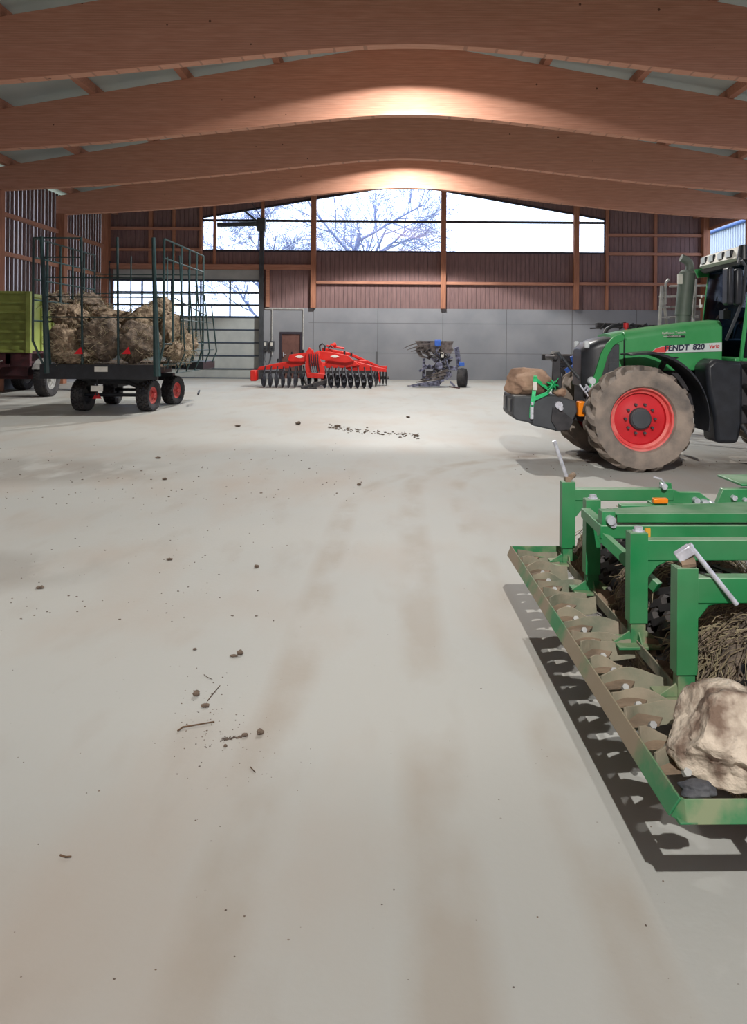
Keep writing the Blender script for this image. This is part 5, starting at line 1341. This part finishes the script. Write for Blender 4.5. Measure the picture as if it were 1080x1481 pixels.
# the boulder on the frame
mb = MB(); c = Vector((F(1036, 1075, 0.45).x, 2.43, 0))
blob(mb, (1.05, 2.37, 0.44), (0.205, 0.17, 0.142), 5, seed=52, amp=0.13, freq=1.5, fine=0.07, ffreq=3.5, planes=15, pd=(0.62, 0.86), rot=0.3)
tag(mb.build('boulder', M['rock'], smooth=25), 'pale limestone boulder lying on the near corner of the green harrow', 'boulder')
mb = MB(); c = F(1012, 1147, 0.36); blob(mb, (c.x, c.y+0.02, 0.36), (0.055, 0.035, 0.022), 4, seed=5, amp=0.2, planes=5)
tag(mb.build('stone', M['darkstone'], smooth=30), 'small dark grey stone lying below the pale boulder in the harrow corner', 'stone')

# =================================================================== dirt on the floor
def clod(px, py, sx, sz, seed, label, sub=3):
    if seed > 7: sx *= 0.72; sz *= 0.75
    p = F(px, py); mb = MB(); blob(mb, (p.x, p.y, sz*0.5), (sx, sx*0.8, sz*0.62), sub, seed=seed, amp=0.3, freq=2.2, fine=0.15, ffreq=3, flat=-0.7)
    return tag(mb.build('soil_clod', M['soil'], smooth=30), label, 'clod', 'dry soil clods on the floor')
clod(347, 947, 0.016, 0.022, 1, 'largest soil clod alone on the pale floor, right of the twig pieces')
p = F(338, 950); mb = MB(); blob(mb, (p.x, p.y, 0.006), (0.02, 0.008, 0.007), 3, seed=77, amp=0.3); tag(mb.build('soil_crumb', M['soil']), 'flat crumb touching the largest soil clod', 'crumb')
clod(283.5, 1006.5, 0.014, 0.024, 2, 'rounded brown clod just left of the thin upright twig')
clod(297, 1022, 0.018, 0.012, 3, 'crumbly flat clod at the foot of the thin twig')
clod(376, 1062, 0.014, 0.020, 4, 'crumbly clod nearest the camera, right of the curved twig')
clod(354, 1065, 0.013, 0.012, 5, 'thin row of crumbs just left of the nearest clod')
clod(326, 1080, 0.007, 0.009, 6, 'tiny dark clod below the curved twig')
clod(281.5, 940, 0.010, 0.009, 7, 'small dark clod left of the largest clod')
clod(371, 821, 0.022, 0.026, 8, 'lone dark clod in the middle distance, left of the wheel tracks')
clod(519, 702, 0.035, 0.03, 9, 'dark clod between the tyre tracks and the floor middle')
clod(431, 614, 0.07, 0.07, 10, 'dark lump standing highest before the red harrow')
clod(344, 617, 0.07, 0.04, 11, 'flat dark lump left of the line of spilled soil')
clod(590, 604, 0.06, 0.04, 12, 'dark lump nearest the blue plough')
clod(58, 851, 0.035, 0.02, 13, 'flat dark clod near the left edge of the floor')
clod(245, 810, 0.03, 0.018, 14, 'flat clod left of the lone dark clod')
clod(229, 663, 0.05, 0.03, 15, 'dark clod in the scattered row before the wagon')
clod(238, 694, 0.04, 0.03, 16, 'clod left of centre, nearer than the scattered row')
clod(488, 617, 0.08, 0.04, 17, 'dark lump at the left end of the spilled soil line')
clod(602, 631, 0.06, 0.04, 18, 'dark lump at the right end of the spilled soil line')
for k, (pts, r_, lb) in enumerate(((((257, 1058), (264, 1053), (280, 1050), (310, 1045)), 0.0034, 'long curved dark twig lying on the pale floor'),
        (((300, 1014), (308, 1004), (318, 992)), 0.0018, 'thin straight twig beside the rounded brown clod'),
        (((87, 1238), (95, 1241), (103, 1240)), 0.003, 'short dark twig at the lower left of the floor'),
        (((295, 976), (300, 980), (307, 983)), 0.0015, 'thin pale stalk above the rounded clod'),
        (((362, 1110), (369, 1118)), 0.002, 'short dark stalk piece right of the small crumbs'))):
    mb = MB(); mb.tube([F(a, b, r_)+Vector((0, 0, r_+0.001*(i % 2))) for i, (a, b) in enumerate(pts)], [r_*(1.1-0.12*i) for i in range(len(pts))], 7)
    tag(mb.build('twig', M['twig']), lb, 'twig', 'twigs on the floor')
rnd = random.Random(99); mb = MB()
def crumb(px, py, s):
    p = F(px, py); blob(mb, (p.x, p.y, s*0.35), (s*rnd.uniform(0.7, 1.6), s*rnd.uniform(0.6, 1.1), s*0.5), 2, seed=rnd.randrange(9999), amp=0.3)
for k in range(110):
    px = 360+abs(rnd.gauss(0, 1))*0+rnd.uniform(115, 245); crumb(px, 619+(px-475)*0.09+rnd.gauss(0, 2.0), rnd.uniform(0.006, 0.024))
for k in range(150): crumb(rnd.uniform(0, 560), rnd.uniform(645, 725)+rnd.gauss(0, 4), rnd.uniform(0.003, 0.011))
for k in range(110): crumb(rnd.uniform(0, 420), rnd.uniform(700, 900), rnd.uniform(0.002, 0.006))
for k in range(70): crumb(rnd.gauss(300, 34), rnd.gauss(1040, 30), rnd.uniform(0.0012, 0.0035))
for k in range(50): crumb(rnd.gauss(345, 60), rnd.gauss(1085, 30), rnd.uniform(0.0008, 0.002))
for k in range(36): crumb(320+k*1.0+rnd.gauss(0, 0.6), 1071-k*0.19+rnd.gauss(0, 1), rnd.uniform(0.0025, 0.0055))
for k in range(60): crumb(rnd.uniform(0, 1000), rnd.uniform(900, 1450), rnd.uniform(0.001, 0.003))
for k in range(60): crumb(rnd.uniform(740, 1070), rnd.uniform(655, 690), rnd.uniform(0.003, 0.009))
tag(mb.build('soil_crumbs', M['soil'], recalc=False), 'fine soil crumbs scattered over the concrete floor', 'soil', kind='stuff')
